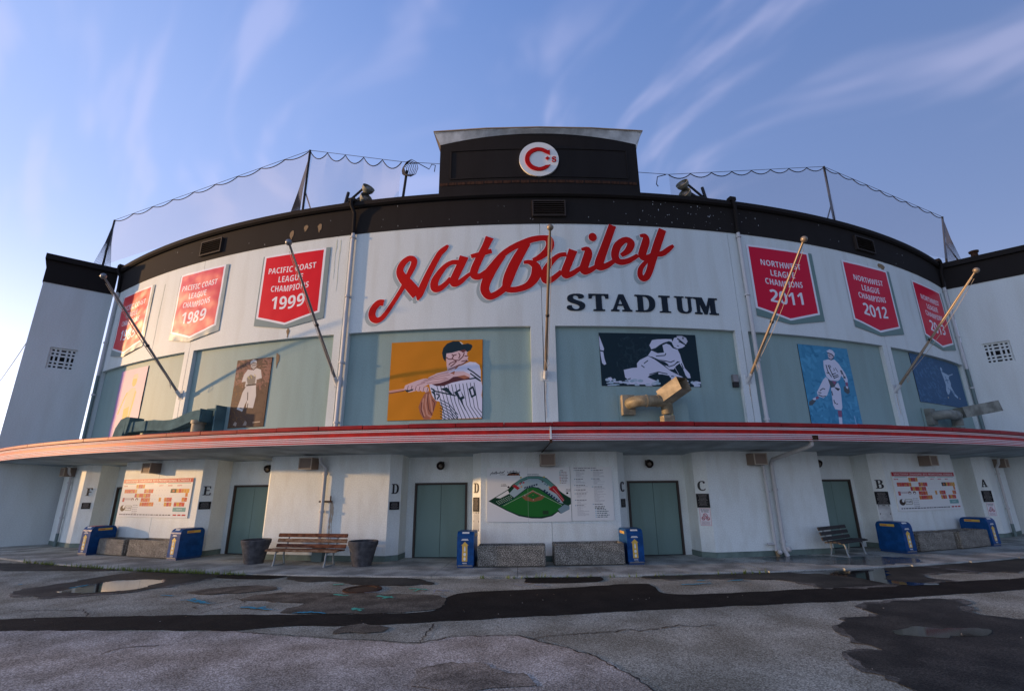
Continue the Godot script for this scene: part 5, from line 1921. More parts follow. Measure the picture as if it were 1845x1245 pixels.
func build_flagpoles() -> void:
	var spots := [[-23.16, "between the pink and brown murals", true], [-11.68, "between the brown and orange murals", true], [-0.02, "across the red script", false], [11.58, "between the dark teal and sky blue murals", false], [23.09, "between the sky blue and dark blue murals", false]]
	for q in spots:
		var o := thing("flagpole", "bare slanting flagpole with ball tip %s" % q[1], "flagpole", frame(q[0], WALL, 5.70), "bare flagpoles leaning out from the facade")
		var tip := Vector3(0, 3.62, 3.38) if q[0] != -0.02 else Vector3(0, 3.62, 3.38)
		var d := tip.normalized()
		var m: Material = M.steel if q[2] else M.bronze
		var b := B.new()
		b.tube(PackedVector3Array([Vector3(0, 0, 0.06), tip * 0.45 + Vector3(0, 0, 0.04), tip]), 0.052, 10, 0.034)
		part("pole", b, m, o)
		b = B.new()
		b.tube(PackedVector3Array([tip * 0.44 + Vector3(0, 0, 0.04), tip * 0.455 + Vector3(0, 0, 0.04)]), 0.062, 10)
		part("collar", b, M.dark_steel, o)
		b = B.new()
		b.ball(tip + d * 0.06, Vector3.ONE * 0.10)
		part("ball", b, m, o)
		b = B.new()
		b.box(Vector3(0, 0.02, 0.012), Vector3(0.22, 0.34, 0.024))
		b.tube(PackedVector3Array([Vector3(0, -0.06, 0.0), Vector3(0, 0.16, 0.22)]), 0.07, 10)
		part("bracket", b, M.pale_board, o)
		b = B.new()
		var pts := PackedVector3Array()
		for k in 9:
			var u := k / 8.0
			pts.append((tip * 0.97).lerp(tip * 0.16, u) + Vector3(0.06, -0.10 - sin(u * PI) * 0.16, 0.0))
		b.tube(pts, 0.008, 5)
		pts = PackedVector3Array()
		for k in 9:
			var u := k / 8.0
			pts.append((tip * 0.97).lerp(tip * 0.16, u) + Vector3(-0.05, -0.07 - sin(u * PI) * 0.06, 0.0))
		b.tube(pts, 0.008, 5)
		b.tube(PackedVector3Array([tip * 0.16 + Vector3(0.06, -0.1, 0), tip * 0.15 + Vector3(0.10, -0.22, 0.03), tip * 0.13 + Vector3(0.04, -0.28, 0.03), tip * 0.155 + Vector3(-0.02, -0.12, 0)]), 0.009, 5)
		part("halyard", b, M.wood_trim, o)
		b = B.new()
		b.x = Transform3D(Basis.looking_at(d, Vector3.RIGHT), tip * 0.155 + Vector3(0, -0.07, 0))
		b.box(Vector3.ZERO, Vector3(0.05, 0.05, 0.22))
		part("cleat", b, M.dark_steel, o)


# ---------------------------------------------------------------- on the roof: nets, lamps, vent

func wing_point(side: float, s: float, h: float) -> Vector3:
	var c := flat(35.47 * side, 35.9)
	var e := flat(36.36 * side, 38.36)
	var p := c + (e - c).normalized() * s
	return Vector3(p.x, h, p.y)


func net_span(parent: Node3D, a: Vector3, e: Vector3, low_a: float, low_e: float, scallops: int, droop: float, slack := 0.0) -> void:
	var out := Vector3((a.x + e.x) / 2, 0, (a.z + e.z) / 2).normalized()
	# cable
	var b := B.new()
	b.tube(PackedVector3Array([a, e]), 0.011, 5)
	part("cable", b, M.rope, parent)
	b = B.new()
	var head := []
	var pts := PackedVector3Array()
	var n := scallops * 8
	for k in n + 1:
		var u := float(k) / n
		var f := fmod(u * scallops, 1.0)
		var dip := droop * 4.0 * f * (1.0 - f)
		var p := a.lerp(e, u) - Vector3.UP * (dip + 0.02)
		pts.append(p)
		head.append(p)
	b.tube(pts, 0.022, 5)
	part("head_rope", b, M.rope, parent)
	b = B.new()
	var rows := 10
	for k in n:
		for j in rows:
			var q := []
			for c in [[k, j], [k + 1, j], [k + 1, j + 1], [k, j + 1]]:
				var u: float = float(c[0]) / n
				var v: float = float(c[1]) / rows
				var top: Vector3 = head[c[0]]
				var foot := lerpf(low_a, low_e, u) + slack * maxf(0.0, sin(u * PI)) * 0.5
				var p: Vector3 = top.lerp(Vector3(top.x, foot, top.z), v)
				q.append(p + out * (0.10 * sin(v * PI) * sin(u * 7.0)))
			b.quad(q[0], q[1], q[2], q[3], out)
	part("netting", b, M.net, parent)


func net_post(parent: Node3D, foot: Vector3, top: Vector3, brace: Vector3, rad := 0.05) -> void:
	var b := B.new()
	b.tube(PackedVector3Array([foot, top]), rad, 8)
	b.box(foot + Vector3(0, 0.02, 0), Vector3(0.2, 0.04, 0.2))
	part("post", b, M.dark_steel, parent)
	if brace != Vector3.ZERO:
		b = B.new()
		b.tube(PackedVector3Array([foot.lerp(top, 0.45), foot + brace]), 0.03, 7)
		part("brace", b, M.dark_steel, parent)


func bunch(parent: Node3D, top: Vector3, foot_a: Vector3, foot_b: Vector3) -> void:
	var b := B.new()
	var mid := (foot_a + foot_b) / 2.0
	for k in 14:
		var u := k / 13.0
		var f := foot_a.lerp(foot_b, u)
		var m := top.lerp(f, 0.5) + (mid - f) * 0.15
		b.tube(PackedVector3Array([top, m, f]), 0.012, 4)
	part("gathered_netting", b, M.rope, parent)


func build_roof_things() -> void:
	var roof := 12.6
	# left net
	var o := thing("safety_net", "grey safety net on four posts over the sunlit end of the roof", "safety net", Transform3D(), "safety nets along the roof edge")
	var p1 := wing_point(-1, 0.62, 15.42)
	var p2 := at(-16.2, 35.2, 16.3)
	var p3 := at(-8.7, 35.2, 14.87)
	net_post(o, wing_point(-1, 0.66, 12.84), p1, Vector3.ZERO, 0.045)
	net_post(o, at(-16.2, 35.2, roof), p2, at(-15.5, 34.7, roof) - at(-16.2, 35.2, roof))
	net_post(o, at(-8.95, 35.2, roof), p3 - Vector3(0, 0.35, 0), Vector3.ZERO, 0.055)
	net_span(o, p1, p2, 12.9, 12.6, 9, 0.16, 0.9)
	net_span(o, p2, at(-9.1, 35.2, 14.98), 12.6, 12.6, 5, 0.36)
	var b := B.new()
	b.tube(PackedVector3Array([at(-9.1, 35.2, 14.98), at(-6.35, 35.3, 14.62)]), 0.011, 5)
	part("cable", b, M.rope, o)
	b = B.new()
	for k in 7:
		var pts := PackedVector3Array()
		for j in 9:
			var a := TAU * j / 8.0
			pts.append(p3 + Vector3(sin(a) * (0.10 + 0.03 * k) + 0.05 * k - 0.1, -0.35 + cos(a) * (0.22 + 0.03 * k), 0.03 * k))
		b.tube(pts, 0.014, 5)
	b.tube(PackedVector3Array([p3, p3 + Vector3(0.45, 0.0, 0), p3 + Vector3(0.9, -0.28, 0), p3 + Vector3(1.0, -0.05, 0), p3 + Vector3(1.15, -0.1, 0), p3 + Vector3(1.12, -0.4, 0)]), 0.018, 5)
	part("rope_tangle", b, M.rope, o)
	bunch(o, p1 - Vector3(0, 0.05, 0), wing_point(-1, 0.35, 12.84), wing_point(-1, 1.0, 12.84))
	bunch(o, p2 - Vector3(0, 0.3, 0), at(-17.4, 35.25, roof), at(-16.4, 35.25, roof))
	# right net
	o = thing("safety_net", "grey safety net on two posts over the shaded end of the roof", "safety net", Transform3D(), "safety nets along the roof edge")
	var p4 := at(22.5, 35.2, 16.3)
	var p5 := wing_point(1, 0.58, 15.37)
	var r0 := at(8.5, 35.2, 14.27)
	net_post(o, at(22.3, 35.2, roof), p4, at(21.9, 34.6, roof) - at(22.3, 35.2, roof))
	net_post(o, wing_point(1, 0.25, 12.84), p5, wing_point(1, 0.7, 12.84) - wing_point(1, 0.25, 12.84), 0.045)
	net_span(o, at(8.7, 35.2, 14.29), p4, 12.6, 12.6, 8, 0.2)
	net_span(o, p4, p5, 12.6, 12.9, 9, 0.14)
	b = B.new()
	b.tube(PackedVector3Array([at(6.35, 35.3, 14.2), at(8.7, 35.2, 14.29)]), 0.011, 5)
	part("cable", b, M.rope, o)
	b = B.new()
	b.tube(PackedVector3Array([r0, r0 + Vector3(-0.35, -0.1, 0), r0 + Vector3(-0.42, -0.45, 0), r0 + Vector3(-0.36, -0.55, 0)]), 0.02, 5)
	part("loose_rope", b, M.rope, o)
	bunch(o, p5 - Vector3(0, 0.05, 0), wing_point(1, 0.3, 12.84), wing_point(1, 0.8, 12.84))
	# floodlights
	for s in [[-11.85, 1.0, "pair of old floodlights on the roof edge over the left white wall pipe"], [10.05, -1.0, "pair of old floodlights on the roof edge over the stadium name"]]:
		o = thing("floodlight", s[2], "floodlight", frame(s[0], 35.6, 12.83).scaled_local(Vector3.ONE * 1.35), "roof edge floodlights")
		b = B.new()
		var k: float = s[1]
		b.tube(PackedVector3Array([Vector3(-0.45 * k, 0.0, 0), Vector3(0.28 * k, 0.62, 0)]), 0.035, 6)
		b.tube(PackedVector3Array([Vector3(-0.25 * k, 0.0, 0.1), Vector3(-0.2 * k, 0.48, 0.05)]), 0.045, 6)
		b.tube(PackedVector3Array([Vector3(-0.45 * k, 0.05, 0.1), Vector3(0.3 * k, 0.15, 0.1)]), 0.035, 6)
		b.tube(PackedVector3Array([Vector3(-0.15 * k, 0.1, 0), Vector3(0.25 * k, 0.35, 0.0)]), 0.03, 6)
		part("bracket", b, M.dark_steel, o)
		for q in [[Vector3(0.38 * k, 0.42, 0.05), 0.9], [Vector3(0.32 * k, 0.13, 0.05), 1.1]]:
			var head := Node3D.new()
			head.name = "lamp"
			o.add_child(head, true)
			head.transform = Transform3D(Basis(Vector3(0, 0, 1), -q[1] * k) * Basis(Vector3.RIGHT, 0.5), q[0])
			b = B.new()
			b.lathe(PackedVector2Array([Vector2(0.0, -0.16), Vector2(0.06, -0.15), Vector2(0.09, -0.05), Vector2(0.17, 0.06), Vector2(0.185, 0.16), Vector2(0.17, 0.165), Vector2(0.15, 0.08), Vector2(0.0, 0.05)]), 14)
			part("shade", b, M.duct_grey, head)
			b = B.new()
			b.ball(Vector3(0, 0.10, 0), Vector3(0.11, 0.06, 0.11), 10, 6)
			part("bulb", b, M.lamp_glass, head)
	o = thing("roof_vent", "short rusty metal flue on the wing roof", "flue", Transform3D(Basis(), wing_point(1, 1.32, 12.84)))
	b = B.new()
	b.lathe(PackedVector2Array([Vector2(0.14, -0.1), Vector2(0.14, 0.22), Vector2(0.19, 0.22), Vector2(0.2, 0.30), Vector2(0.0, 0.34)]), 14)
	part("pipe", b, M.rust, o)
	o = thing("overhead_cable", "thin black cable running from the wing past open sky", "cable")
	b = B.new()
	var pts := PackedVector3Array()
	var a := wing_point(-1, 2.5, 11.9) + Vector3(-0.2, 0, -1.2)
	for k in 13:
		var u := k / 12.0
		pts.append(a.lerp(Vector3(-75, 13.6, -16), u) - Vector3.UP * sin(u * PI) * 0.8)
	b.tube(pts, 0.02, 5)
	part("wire", b, M.rope, o)


# ---------------------------------------------------------------- rain pipes

func bracket_rings(o: Node3D, pts: Array, rad: float, m: Material) -> void:
	for p in pts:
		var b := B.new()
		b.tube(PackedVector3Array([p - Vector3(0, 0.035, 0), p + Vector3(0, 0.035, 0)]), rad * 1.45, 10)
		part("collar", b, m, o)


func build_pipes() -> void:
	# high pipes: black over the black band, painted like the wall below it
	for q in [[-11.45, "tall white rain pipe beside the red script, topped by a black hopper", false], [12.28, "tall white rain pipe between the stadium name and the 2011 banner", false], [-34.55, "dark rain pipe in the inner corner beside the 1985 banner", true], [34.7, "rain pipe in the inner corner beside the 2013 banner", true]]:
		var o := thing("rain_pipe", q[1], "rain pipe", frame(q[0], WALL, 0.0), "rain pipes on the upper wall")
		var b := B.new()
		b.tube(PackedVector3Array([Vector3(-0.12, 12.86, 0.24), Vector3(-0.10, 12.62, 0.26), Vector3(0.0, 12.3, 0.14), Vector3(0, 11.46, 0.095)]), 0.068, 10)
		part("black_length", b, M.black, o)
		b = B.new()
		b.box(Vector3(-0.12, 12.86, 0.16), Vector3(0.26, 0.16, 0.22))
		part("hopper", b, M.black, o)
		b = B.new()
		b.tube(PackedVector3Array([Vector3(0, 11.46, 0.095), Vector3(0, 7.3, 0.095)]), 0.07, 10)
		part("white_length", b, M.pipe, o)
		b = B.new()
		b.tube(PackedVector3Array([Vector3(0, 7.3, 0.095), Vector3(0, 3.75, 0.095)]), 0.07, 10)
		part("lower_length", b, M.pipe_green if q[2] else M.pipe, o)
		bracket_rings(o, [Vector3(0, 11.3, 0.095), Vector3(0, 8.9, 0.095), Vector3(0, 6.4, 0.095), Vector3(0, 4.3, 0.095)], 0.07, M.pipe)
	# pipes under the canopy
	var q1 := frame(-11.45, BAY, 0.0)
	var o := thing("wall_pipe", "white pipe behind the brown bench, with a rusty side outlet", "pipe", q1)
	var b := B.new()
	b.tube(PackedVector3Array([Vector3(-0.14, 3.12, 0.25), Vector3(-0.12, 2.95, 0.24), Vector3(0.0, 2.78, 0.11), Vector3(0, 0.0, 0.11)]), 0.06, 10)
	part("pipe", b, M.pipe, o)
	bracket_rings(o, [Vector3(0, 2.6, 0.11), Vector3(0, 1.45, 0.11), Vector3(0, 0.5, 0.11)], 0.06, M.pipe)
	b = B.new()
	b.tube(PackedVector3Array([Vector3(-0.14, 1.75, 0.09), Vector3(0.32, 1.75, 0.09)]), 0.025, 8)
	b.tube(PackedVector3Array([Vector3(0.26, 1.75, 0.09), Vector3(0.26, 1.92, 0.1)]), 0.02, 8)
	part("side_outlet", b, M.rust, o)
	b = B.new()
	b.box(Vector3(0.02, 0.22, 0.10), Vector3(0.34, 0.44, 0.2))
	part("boot", b, M.pipe_green, o)
	for q in [[-33.2, "slim white pipe on the wall beyond gate letter F"], [32.6, "slim white pipe on the wall beyond gate letter A"]]:
		o = thing("wall_pipe", q[1], "pipe", frame(q[0], BAY, 0.0))
		b = B.new()
		var k := signf(q[0])
		b.tube(PackedVector3Array([Vector3(-0.25 * k, 3.13, 0.3), Vector3(-0.16 * k, 2.92, 0.25), Vector3(0, 2.72, 0.10), Vector3(0, 0.05, 0.10)]), 0.05, 10)
		part("pipe", b, M.pipe, o)
		bracket_rings(o, [Vector3(0, 2.5, 0.10), Vector3(0, 1.1, 0.10)], 0.05, M.pipe)
		b = B.new()
		b.tube(PackedVector3Array([Vector3(0, 0.5, 0.10), Vector3(0, 0.0, 0.10)]), 0.058, 10)
		part("boot", b, M.pipe_green, o)
	# the pair of pipes, one fed from the canopy edge
	o = thing("wall_pipe", "white pipe with low side tap between gate letter C and the grey bench", "pipe", frame(11.18, BAY, 0.0))
	b = B.new()
	b.tube(PackedVector3Array([Vector3(-0.02, 3.13, 0.11), Vector3(0, 0.16, 0.11)]), 0.05, 10)
	part("pipe", b, M.pipe, o)
	bracket_rings(o, [Vector3(0, 1.92, 0.11)], 0.05, M.pipe)
	b = B.new()
	b.tube(PackedVector3Array([Vector3(-0.28, 0.36, 0.11), Vector3(0, 0.36, 0.11)]), 0.036, 8)
	b.ball(Vector3(0.05, 0.13, 0.2), Vector3(0.075, 0.075, 0.06), 10, 7)
	part("tap", b, M.pipe, o)
	b = B.new()
	b.tube(PackedVector3Array([Vector3(0.02, 0.18, 0.11), Vector3(0.02, 0.0, 0.13)]), 0.06, 10)
	part("boot", b, M.bare_plaster, o)
	o = thing("wall_pipe", "thicker white pipe fed by a slanting pipe from the red canopy edge", "pipe", frame(11.62, BAY, 0.0))
	b = B.new()
	var drain := frame(11.62, BAY, 0.0).affine_inverse() * at(11.34, 38.28, 3.34)
	b.tube(PackedVector3Array([drain, drain + Vector3(0.0, -0.10, 0.0), drain + Vector3(-0.02, -0.16, -0.12), Vector3(0.02, 2.93, 0.2), Vector3(0.0, 2.80, 0.12), Vector3(0, 0.1, 0.12)]), 0.062, 12)
	part("pipe", b, M.pipe, o)
	bracket_rings(o, [Vector3(0, 1.98, 0.12), Vector3(0, 0.42, 0.12)], 0.062, M.pipe)
	b = B.new()
	b.ball(Vector3(0.10, 0.20, 0.20), Vector3(0.085, 0.085, 0.07), 10, 7)
	b.tube(PackedVector3Array([Vector3(0, 0.2, 0.12), Vector3(0.06, 0.0, 0.16)]), 0.07, 10)
	part("cleanout", b, M.pipe, o)
	b = B.new()
	b.x = frame(11.34, 38.42, 3.42) * Transform3D(Basis(), Vector3.ZERO)
	b.x = frame(11.62, BAY, 0.0).affine_inverse() * b.x
	b.box(Vector3(0, 0, 0.02), Vector3(0.17, 0.13, 0.05))
	part("outlet", b, M.rust, o)


# ---------------------------------------------------------------- ducts on the canopy

func build_ducts() -> void:
	# sheet metal box, elbow, stand and square hood
	for q in [[5.55, 0.9, M.duct_tan, M.galvanised, "tan exhaust duct with a square hood below the dark sliding player mural", 0.0], [27.6, 1.5, M.duct_grey, M.duct_grey, "grey green exhaust duct with a long square hood below the dark blue mural", 0.62]]:
		var o := thing("exhaust_duct", q[4], "duct", frame(q[0], 35.65, 3.78), "exhaust ducts above the canopy")
		var b := B.new()
		b.box(Vector3(-0.75, 0.94, 0.14), Vector3(0.42, 0.66, 0.28))
		part("wall_box", b, q[2], o)
		b = B.new()
		b.box(Vector3(0.12, 0.66, 0.03), Vector3(2.25, 1.32, 0.06))
		part("wall_plate", b, M.green, o)
		b = B.new()
		b.tube(PackedVector3Array([Vector3(-0.72, 0.97, 0.2), Vector3(-0.70, 0.98, 0.42), Vector3(-0.58, 1.0, 0.60), Vector3(-0.35, 1.0, 0.68), Vector3(0.1, 1.0, 0.68), Vector3(0.32, 1.0, 0.62), Vector3(0.42, 0.92, 0.56), Vector3(0.44, 0.6, 0.54)]), 0.19, 16)
		part("elbow_pipe", b, q[3], o)
		for x in [-0.32, 0.05]:
			b = B.new()
			b.tube(PackedVector3Array([Vector3(x, 1.0, 0.68), Vector3(x + 0.04, 1.0, 0.68)]), 0.205, 16)
			part("seam", b, q[3], o)
		b = B.new()
		b.box(Vector3(0.42, 0.26, 0.52), Vector3(0.36, 0.56, 0.34))
		b.box(Vector3(0.36, 0.02, 0.5), Vector3(0.6, 0.05, 0.5))
		part("fan_stand", b, q[2], o)
		b = B.new()
		var h0 := Vector3(0.32 + q[5] * 0.5, 1.12, 0.62)
		var dir := Vector3(0.42 + q[5] * 1.2, 0.36 - q[5] * 0.2, 0.80 - q[5] * 0.15).normalized()
		b.duct(PackedVector3Array([h0, h0 + dir * q[1]]), 0.44, 0.50, Vector3.UP, true)
		part("hood", b, q[2], o)
		b = B.new()
		b.box(Vector3(0.95, 0.62, 0.22), Vector3(0.55, 1.05, 0.32))
		part("motor_box", b, M.green, o)
		b = B.new()
		b.box(Vector3(0.80, 0.05, 0.30), Vector3(1.0, 0.07, 0.5))
		part("sill", b, M.dark_steel, o)
	# teal duct snaking along the canopy
	var o := thing("teal_duct", "teal sheet metal duct snaking along the canopy below the faded pink mural", "duct")
	var b := B.new()
	var pts := PackedVector3Array()
	for q in [[-26.9, 4.50], [-26.2, 4.52], [-25.2, 4.53], [-24.0, 4.52], [-23.0, 4.47], [-22.3, 4.47], [-21.7, 4.54], [-21.2, 4.64], [-20.7, 4.72], [-20.2, 4.75], [-19.85, 4.74]]:
		pts.append(at(q[0], 36.15, q[1]))
	b.duct(pts, 0.40, 0.38, at(-23, 1.0, 0.0))
	part("run", b, M.duct_teal, o)
	b = B.new()
	pts = PackedVector3Array()
	for q in [[-26.3, 36.15, 4.58], [-26.6, 36.15, 4.62], [-26.9, 36.16, 4.58], [-27.08, 36.18, 4.40], [-27.12, 36.2, 4.15], [-27.12, 36.22, 3.84]]:
		pts.append(at(q[0], q[1], q[2]))
	b.duct(pts, 0.52, 0.64, at(-27, 1.0, 0.0))
	part("elbow", b, M.duct_teal, o)
	for phi in [-25.9, -24.6, -19.95]:
		b = B.new()
		var hh := 4.52 if phi < -24.0 else 4.74
		b.duct(PackedVector3Array([at(phi, 36.15, hh), at(phi + 0.06, 36.15, hh)]), 0.52 if phi > -21.0 else 0.47, 0.46 if phi > -21.0 else 0.39, at(phi, 1.0, 0.0))
		part("flange", b, M.duct_teal, o)
	b = B.new()
	b.x = frame(-19.35, 35.65, 4.5)
	b.box(Vector3(0.0, 0.05, 0.22), Vector3(0.05, 1.15, 0.44))
	b.box(Vector3(-0.45, 0.12, 0.03), Vector3(0.9, 0.95, 0.06))
	part("wall_plate", b, M.duct_teal, o)
	b = B.new()
	b.x = frame(-20.4, 36.15, 4.46)
	b.tube(PackedVector3Array([Vector3(0, 0, 0), Vector3(0, 0.12, 0)]), 0.26, 14)
	b.tube(PackedVector3Array([Vector3(0, -0.62, 0), Vector3(0, 0.0, 0)]), 0.22, 14)
	part("fan", b, M.duct_tan, o)
	b = B.new()
	b.x = frame(-24.0, 36.15, 3.95)
	b.box(Vector3(0.2, 0.0, 0), Vector3(2.0, 0.42, 0.4))
	part("plinth", b, M.pale_board, o)
	# small meter box on the panel
	o = thing("meter_box", "small grey meter box on the green panel beside the pilaster", "box", frame(10.87, 35.65, 5.65))
	b = B.new()
	b.box(Vector3(0, 0.09, 0.06), Vector3(0.21, 0.26, 0.12))
	part("case", b, M.steel, o)
	b = B.new()
	b.box(Vector3(0, -0.13, 0.05), Vector3(0.2, 0.18, 0.10))
	part("cover", b, M.dark_steel, o)


# ---------------------------------------------------------------- fixtures under the canopy

func build_fixtures() -> void:
	for q in [[-23.23, "above the schedule board near gate letter E"], [-12.35, "above the brown bench"], [-0.11, "above the map board"], [10.72, "above the pair of white pipes"], [23.05, "above the schedule board near gate letter B"], [-33.4, "above the slim pipe beyond gate letter F"], [33.2, "above the slim pipe beyond gate letter A"]]:
		var o := thing("speaker_box", "brown wooden loudspeaker box under the canopy " + q[1], "loudspeaker", frame(q[0], BAY, 2.93), "loudspeaker boxes under the canopy")
		var b := B.new()
		b.box(Vector3(0, 0, 0.19), Vector3(0.46, 0.36, 0.38))
		part("case", b, M.wood_box, o)
		b = B.new()
		for s in [-1, 1]:
			b.box(Vector3(0.218 * s, 0, 0.392), Vector3(0.028, 0.366, 0.03))
			b.box(Vector3(0, 0.169 * s, 0.392), Vector3(0.408, 0.028, 0.03))
		part("front_frame", b, M.wood_trim, o)
		b = B.new()
		b.box(Vector3(0, 0, 0.384), Vector3(0.40, 0.30, 0.008))
		part("grille", b, M.wood_box, o)
	for q in [[-17.1 + 1.0, "E"], [-5.72, "D"], [5.72 - 0.2, "C"], [17.1 - 1.0, "B"]]:
		var o := thing("gate_lamp", "small dark wall lamp over the green door at gate letter " + q[1], "lamp", frame(q[0], 35.22, 2.86), "lamps over the gate doors")
		var b := B.new()
		b.box(Vector3(0, 0.02, 0.03), Vector3(0.16, 0.18, 0.06))
		part("mount", b, M.dark_steel, o)
		b = B.new()
		b.x = Transform3D(Basis(Vector3.RIGHT, 1.9), Vector3(0, 0, 0.12))
		b.lathe(PackedVector2Array([Vector2(0.0, -0.12), Vector2(0.09, -0.10), Vector2(0.13, 0.0), Vector2(0.135, 0.09), Vector2(0.115, 0.09), Vector2(0.10, 0.0), Vector2(0.0, -0.04)]), 14)
		part("shade", b, M.louvre, o)
		b = B.new()
		b.ball(Vector3(0, -0.03, 0.17), Vector3(0.075, 0.075, 0.075), 10, 7)
		part("globe", b, M.lamp_glass, o)


# ---------------------------------------------------------------- bins, planters, benches, pots

func build_bins() -> void:
	var where := [
		[-25.95, 36.68, 5.0, "blue recycling bin with rounded top and red top sticker, at gate letter F"],
		[-19.05, 36.52, -3.0, "blue recycling bin with rounded top at gate letter E"],
		[-3.84, 36.85, 0.0, "blue recycling bin with rounded top, by the D side of the middle planters"],
		[3.62, 36.55, 0.0, "blue recycling bin with rounded top, by the C side of the middle planters"],
		[18.05, 36.66, 0.0, "blue recycling bin with rounded top at gate letter B"],
		[25.25, 36.72, -4.0, "blue recycling bin with rounded top at gate letter A"]]
	var o := thing("recycling_bin", where[0][3], "bin", Transform3D(), "blue recycling bins")
	# side outline: z out, y up, with round shoulders
	var prof := PackedVector2Array()
	prof.append_array([Vector2(-0.42, 0.07), Vector2(0.44, 0.07), Vector2(0.43, 0.78)])
	for k in 7:
		var a := lerpf(0.0, PI / 2, k / 6.0)
		prof.append(Vector2(0.27 + cos(a) * 0.155, 0.785 + sin(a) * 0.155))
	for k in 7:
		var a := lerpf(PI / 2, PI, k / 6.0)
		prof.append(Vector2(-0.26 + cos(a) * 0.15, 0.785 + sin(a) * 0.155))
	var b := B.new()
	b.x = Transform3D(Basis(Vector3(0, 0, 1), Vector3.UP, Vector3(-1, 0, 0)), Vector3.ZERO)
	b.plate(prof, -0.235, 0.235)
	part("body", b, M.blue, o)
	b = B.new()
	b.box(Vector3(0, 0.04, 0.01), Vector3(0.44, 0.08, 0.84))
	part("base", b, M.blue_dark, o)
	b = B.new()
	b.box(Vector3(0, 0.06, 0.445), Vector3(0.40, 0.03, 0.02))
	b.box(Vector3(0, 0.09, 0.443), Vector3(0.12, 0.02, 0.012))
	part("foot_rail", b, M.steel, o)
	# front arrow with three pictures
	b = B.new()
	b.x = Transform3D(Basis(Vector3.RIGHT, -0.014), Vector3(-0.015, 0, 0.4385))
	b.plate(PackedVector2Array([Vector2(-0.075, 0.17), Vector2(0.075, 0.17), Vector2(0.075, 0.58), Vector2(0.105, 0.58), Vector2(0.0, 0.675), Vector2(-0.105, 0.58), Vector2(-0.075, 0.58)]), -0.004, 0.004)
	part("arrow", b, M.yellow, o)
	b = B.new()
	b.x = Transform3D(Basis(), Vector3(-0.015, 0, 0.441))
	b.plate(PackedVector2Array([Vector2(-0.022, 0.43), Vector2(0.022, 0.43), Vector2(0.022, 0.50), Vector2(0.012, 0.53), Vector2(0.012, 0.555), Vector2(-0.012, 0.555), Vector2(-0.012, 0.53), Vector2(-0.022, 0.50)]), 0.0, 0.004)
	for c in [[0.35, 0.036], [0.235, 0.03]]:
		var ov := PackedVector2Array()
		for k in 14:
			ov.append(Vector2(cos(TAU * k / 14) * c[1], c[0] + sin(TAU * k / 14) * 0.045))
		b.plate(ov, 0.0, 0.004)
	part("pictograms", b, M.sticker, o)
	b = B.new()
	for l in [[0.745, 0.16], [0.72, 0.20], [0.13, 0.12]]:
		b.box(Vector3(-0.015, l[0], 0.433 + (0.745 - l[0]) * 0.014), Vector3(l[1], 0.016, 0.006))
	part("lettering", b, M.sticker, o)
	b = B.new()
	b.box(Vector3(0.0, 0.905, 0.372), Vector3(0.20, 0.012, 0.05), Basis(Vector3.RIGHT, 0.82))
	part("top_label", b, M.sticker, o)
	for s in [-1.0, 1.0]:
		b = B.new()
		b.box(Vector3(0.237 * s, 0.83, -0.02), Vector3(0.006, 0.075, 0.46))
		part("side_label", b, M.yellow, o)
		b = B.new()
		b.box(Vector3(0.2385 * s, 0.83, -0.02 + 0.10 * s), Vector3(0.006, 0.025, 0.18))
		part("side_lettering", b, M.sticker_red, o)
	for i in where.size():
		var q: Array = where[i]
		var t := frame(q[0], q[1], 0.0, q[2])
		if i == 0:
			o.transform = t
		else:
			copy_of(o, "recycling_bin", q[3], t)
	b = B.new()
	b.box(Vector3(0, 0.942, 0.12), Vector3(0.30, 0.006, 0.34))
	part("red_top_label", b, M.sticker_red, o)


func build_planters() -> void:
	var where := [
		[-24.33, 36.48, "exposed aggregate planter beside the bin at gate letter F", 1.50, 0.55],
		[-21.18, 36.48, "exposed aggregate planter beside the bin at gate letter E", 2.05, 0.57],
		[-1.86, 36.88, "exposed aggregate planter below the map board on the D side", 1.90, 0.58],
		[1.55, 36.72, "exposed aggregate planter below the map board on the C side", 2.0, 0.60],
		[20.4, 36.66, "exposed aggregate planter beside the bin at gate letter B", 1.85, 0.58],
		[23.45, 36.74, "exposed aggregate planter beside the bin at gate letter A", 1.80, 0.58]]
	for q in where:
		var o := thing("planter", q[2], "planter", frame(q[0], q[1], 0.0), "long concrete planters")
		var l: float = q[3]
		var h: float = q[4]
		var b := B.new()
		b.chamfer_box(Vector3(0, (h - 0.04) / 2 + 0.02, 0.29), Vector3(l, h - 0.04, 0.07), 0.02, 0.985)
		b.chamfer_box(Vector3(0, (h - 0.04) / 2 + 0.02, -0.29), Vector3(l, h - 0.04, 0.07), 0.02, 0.985)
		for s in [-1, 1]:
			b.chamfer_box(Vector3((l / 2 - 0.035) * s, (h - 0.04) / 2 + 0.02, 0), Vector3(0.07, h - 0.04, 0.51), 0.012)
		part("trough", b, M.aggregate, o)
		b = B.new()
		b.box(Vector3(0, (h - 0.1) / 2, 0), Vector3(l - 0.1, h - 0.12, 0.5))
		part("soil", b, M.soil, o)
		b = B.new()
		for s in [-1, 1]:
			b.box(Vector3(l * 0.38 * s, 0.012, 0), Vector3(0.2, 0.024, 0.5))
		part("foot", b, M.core, o)


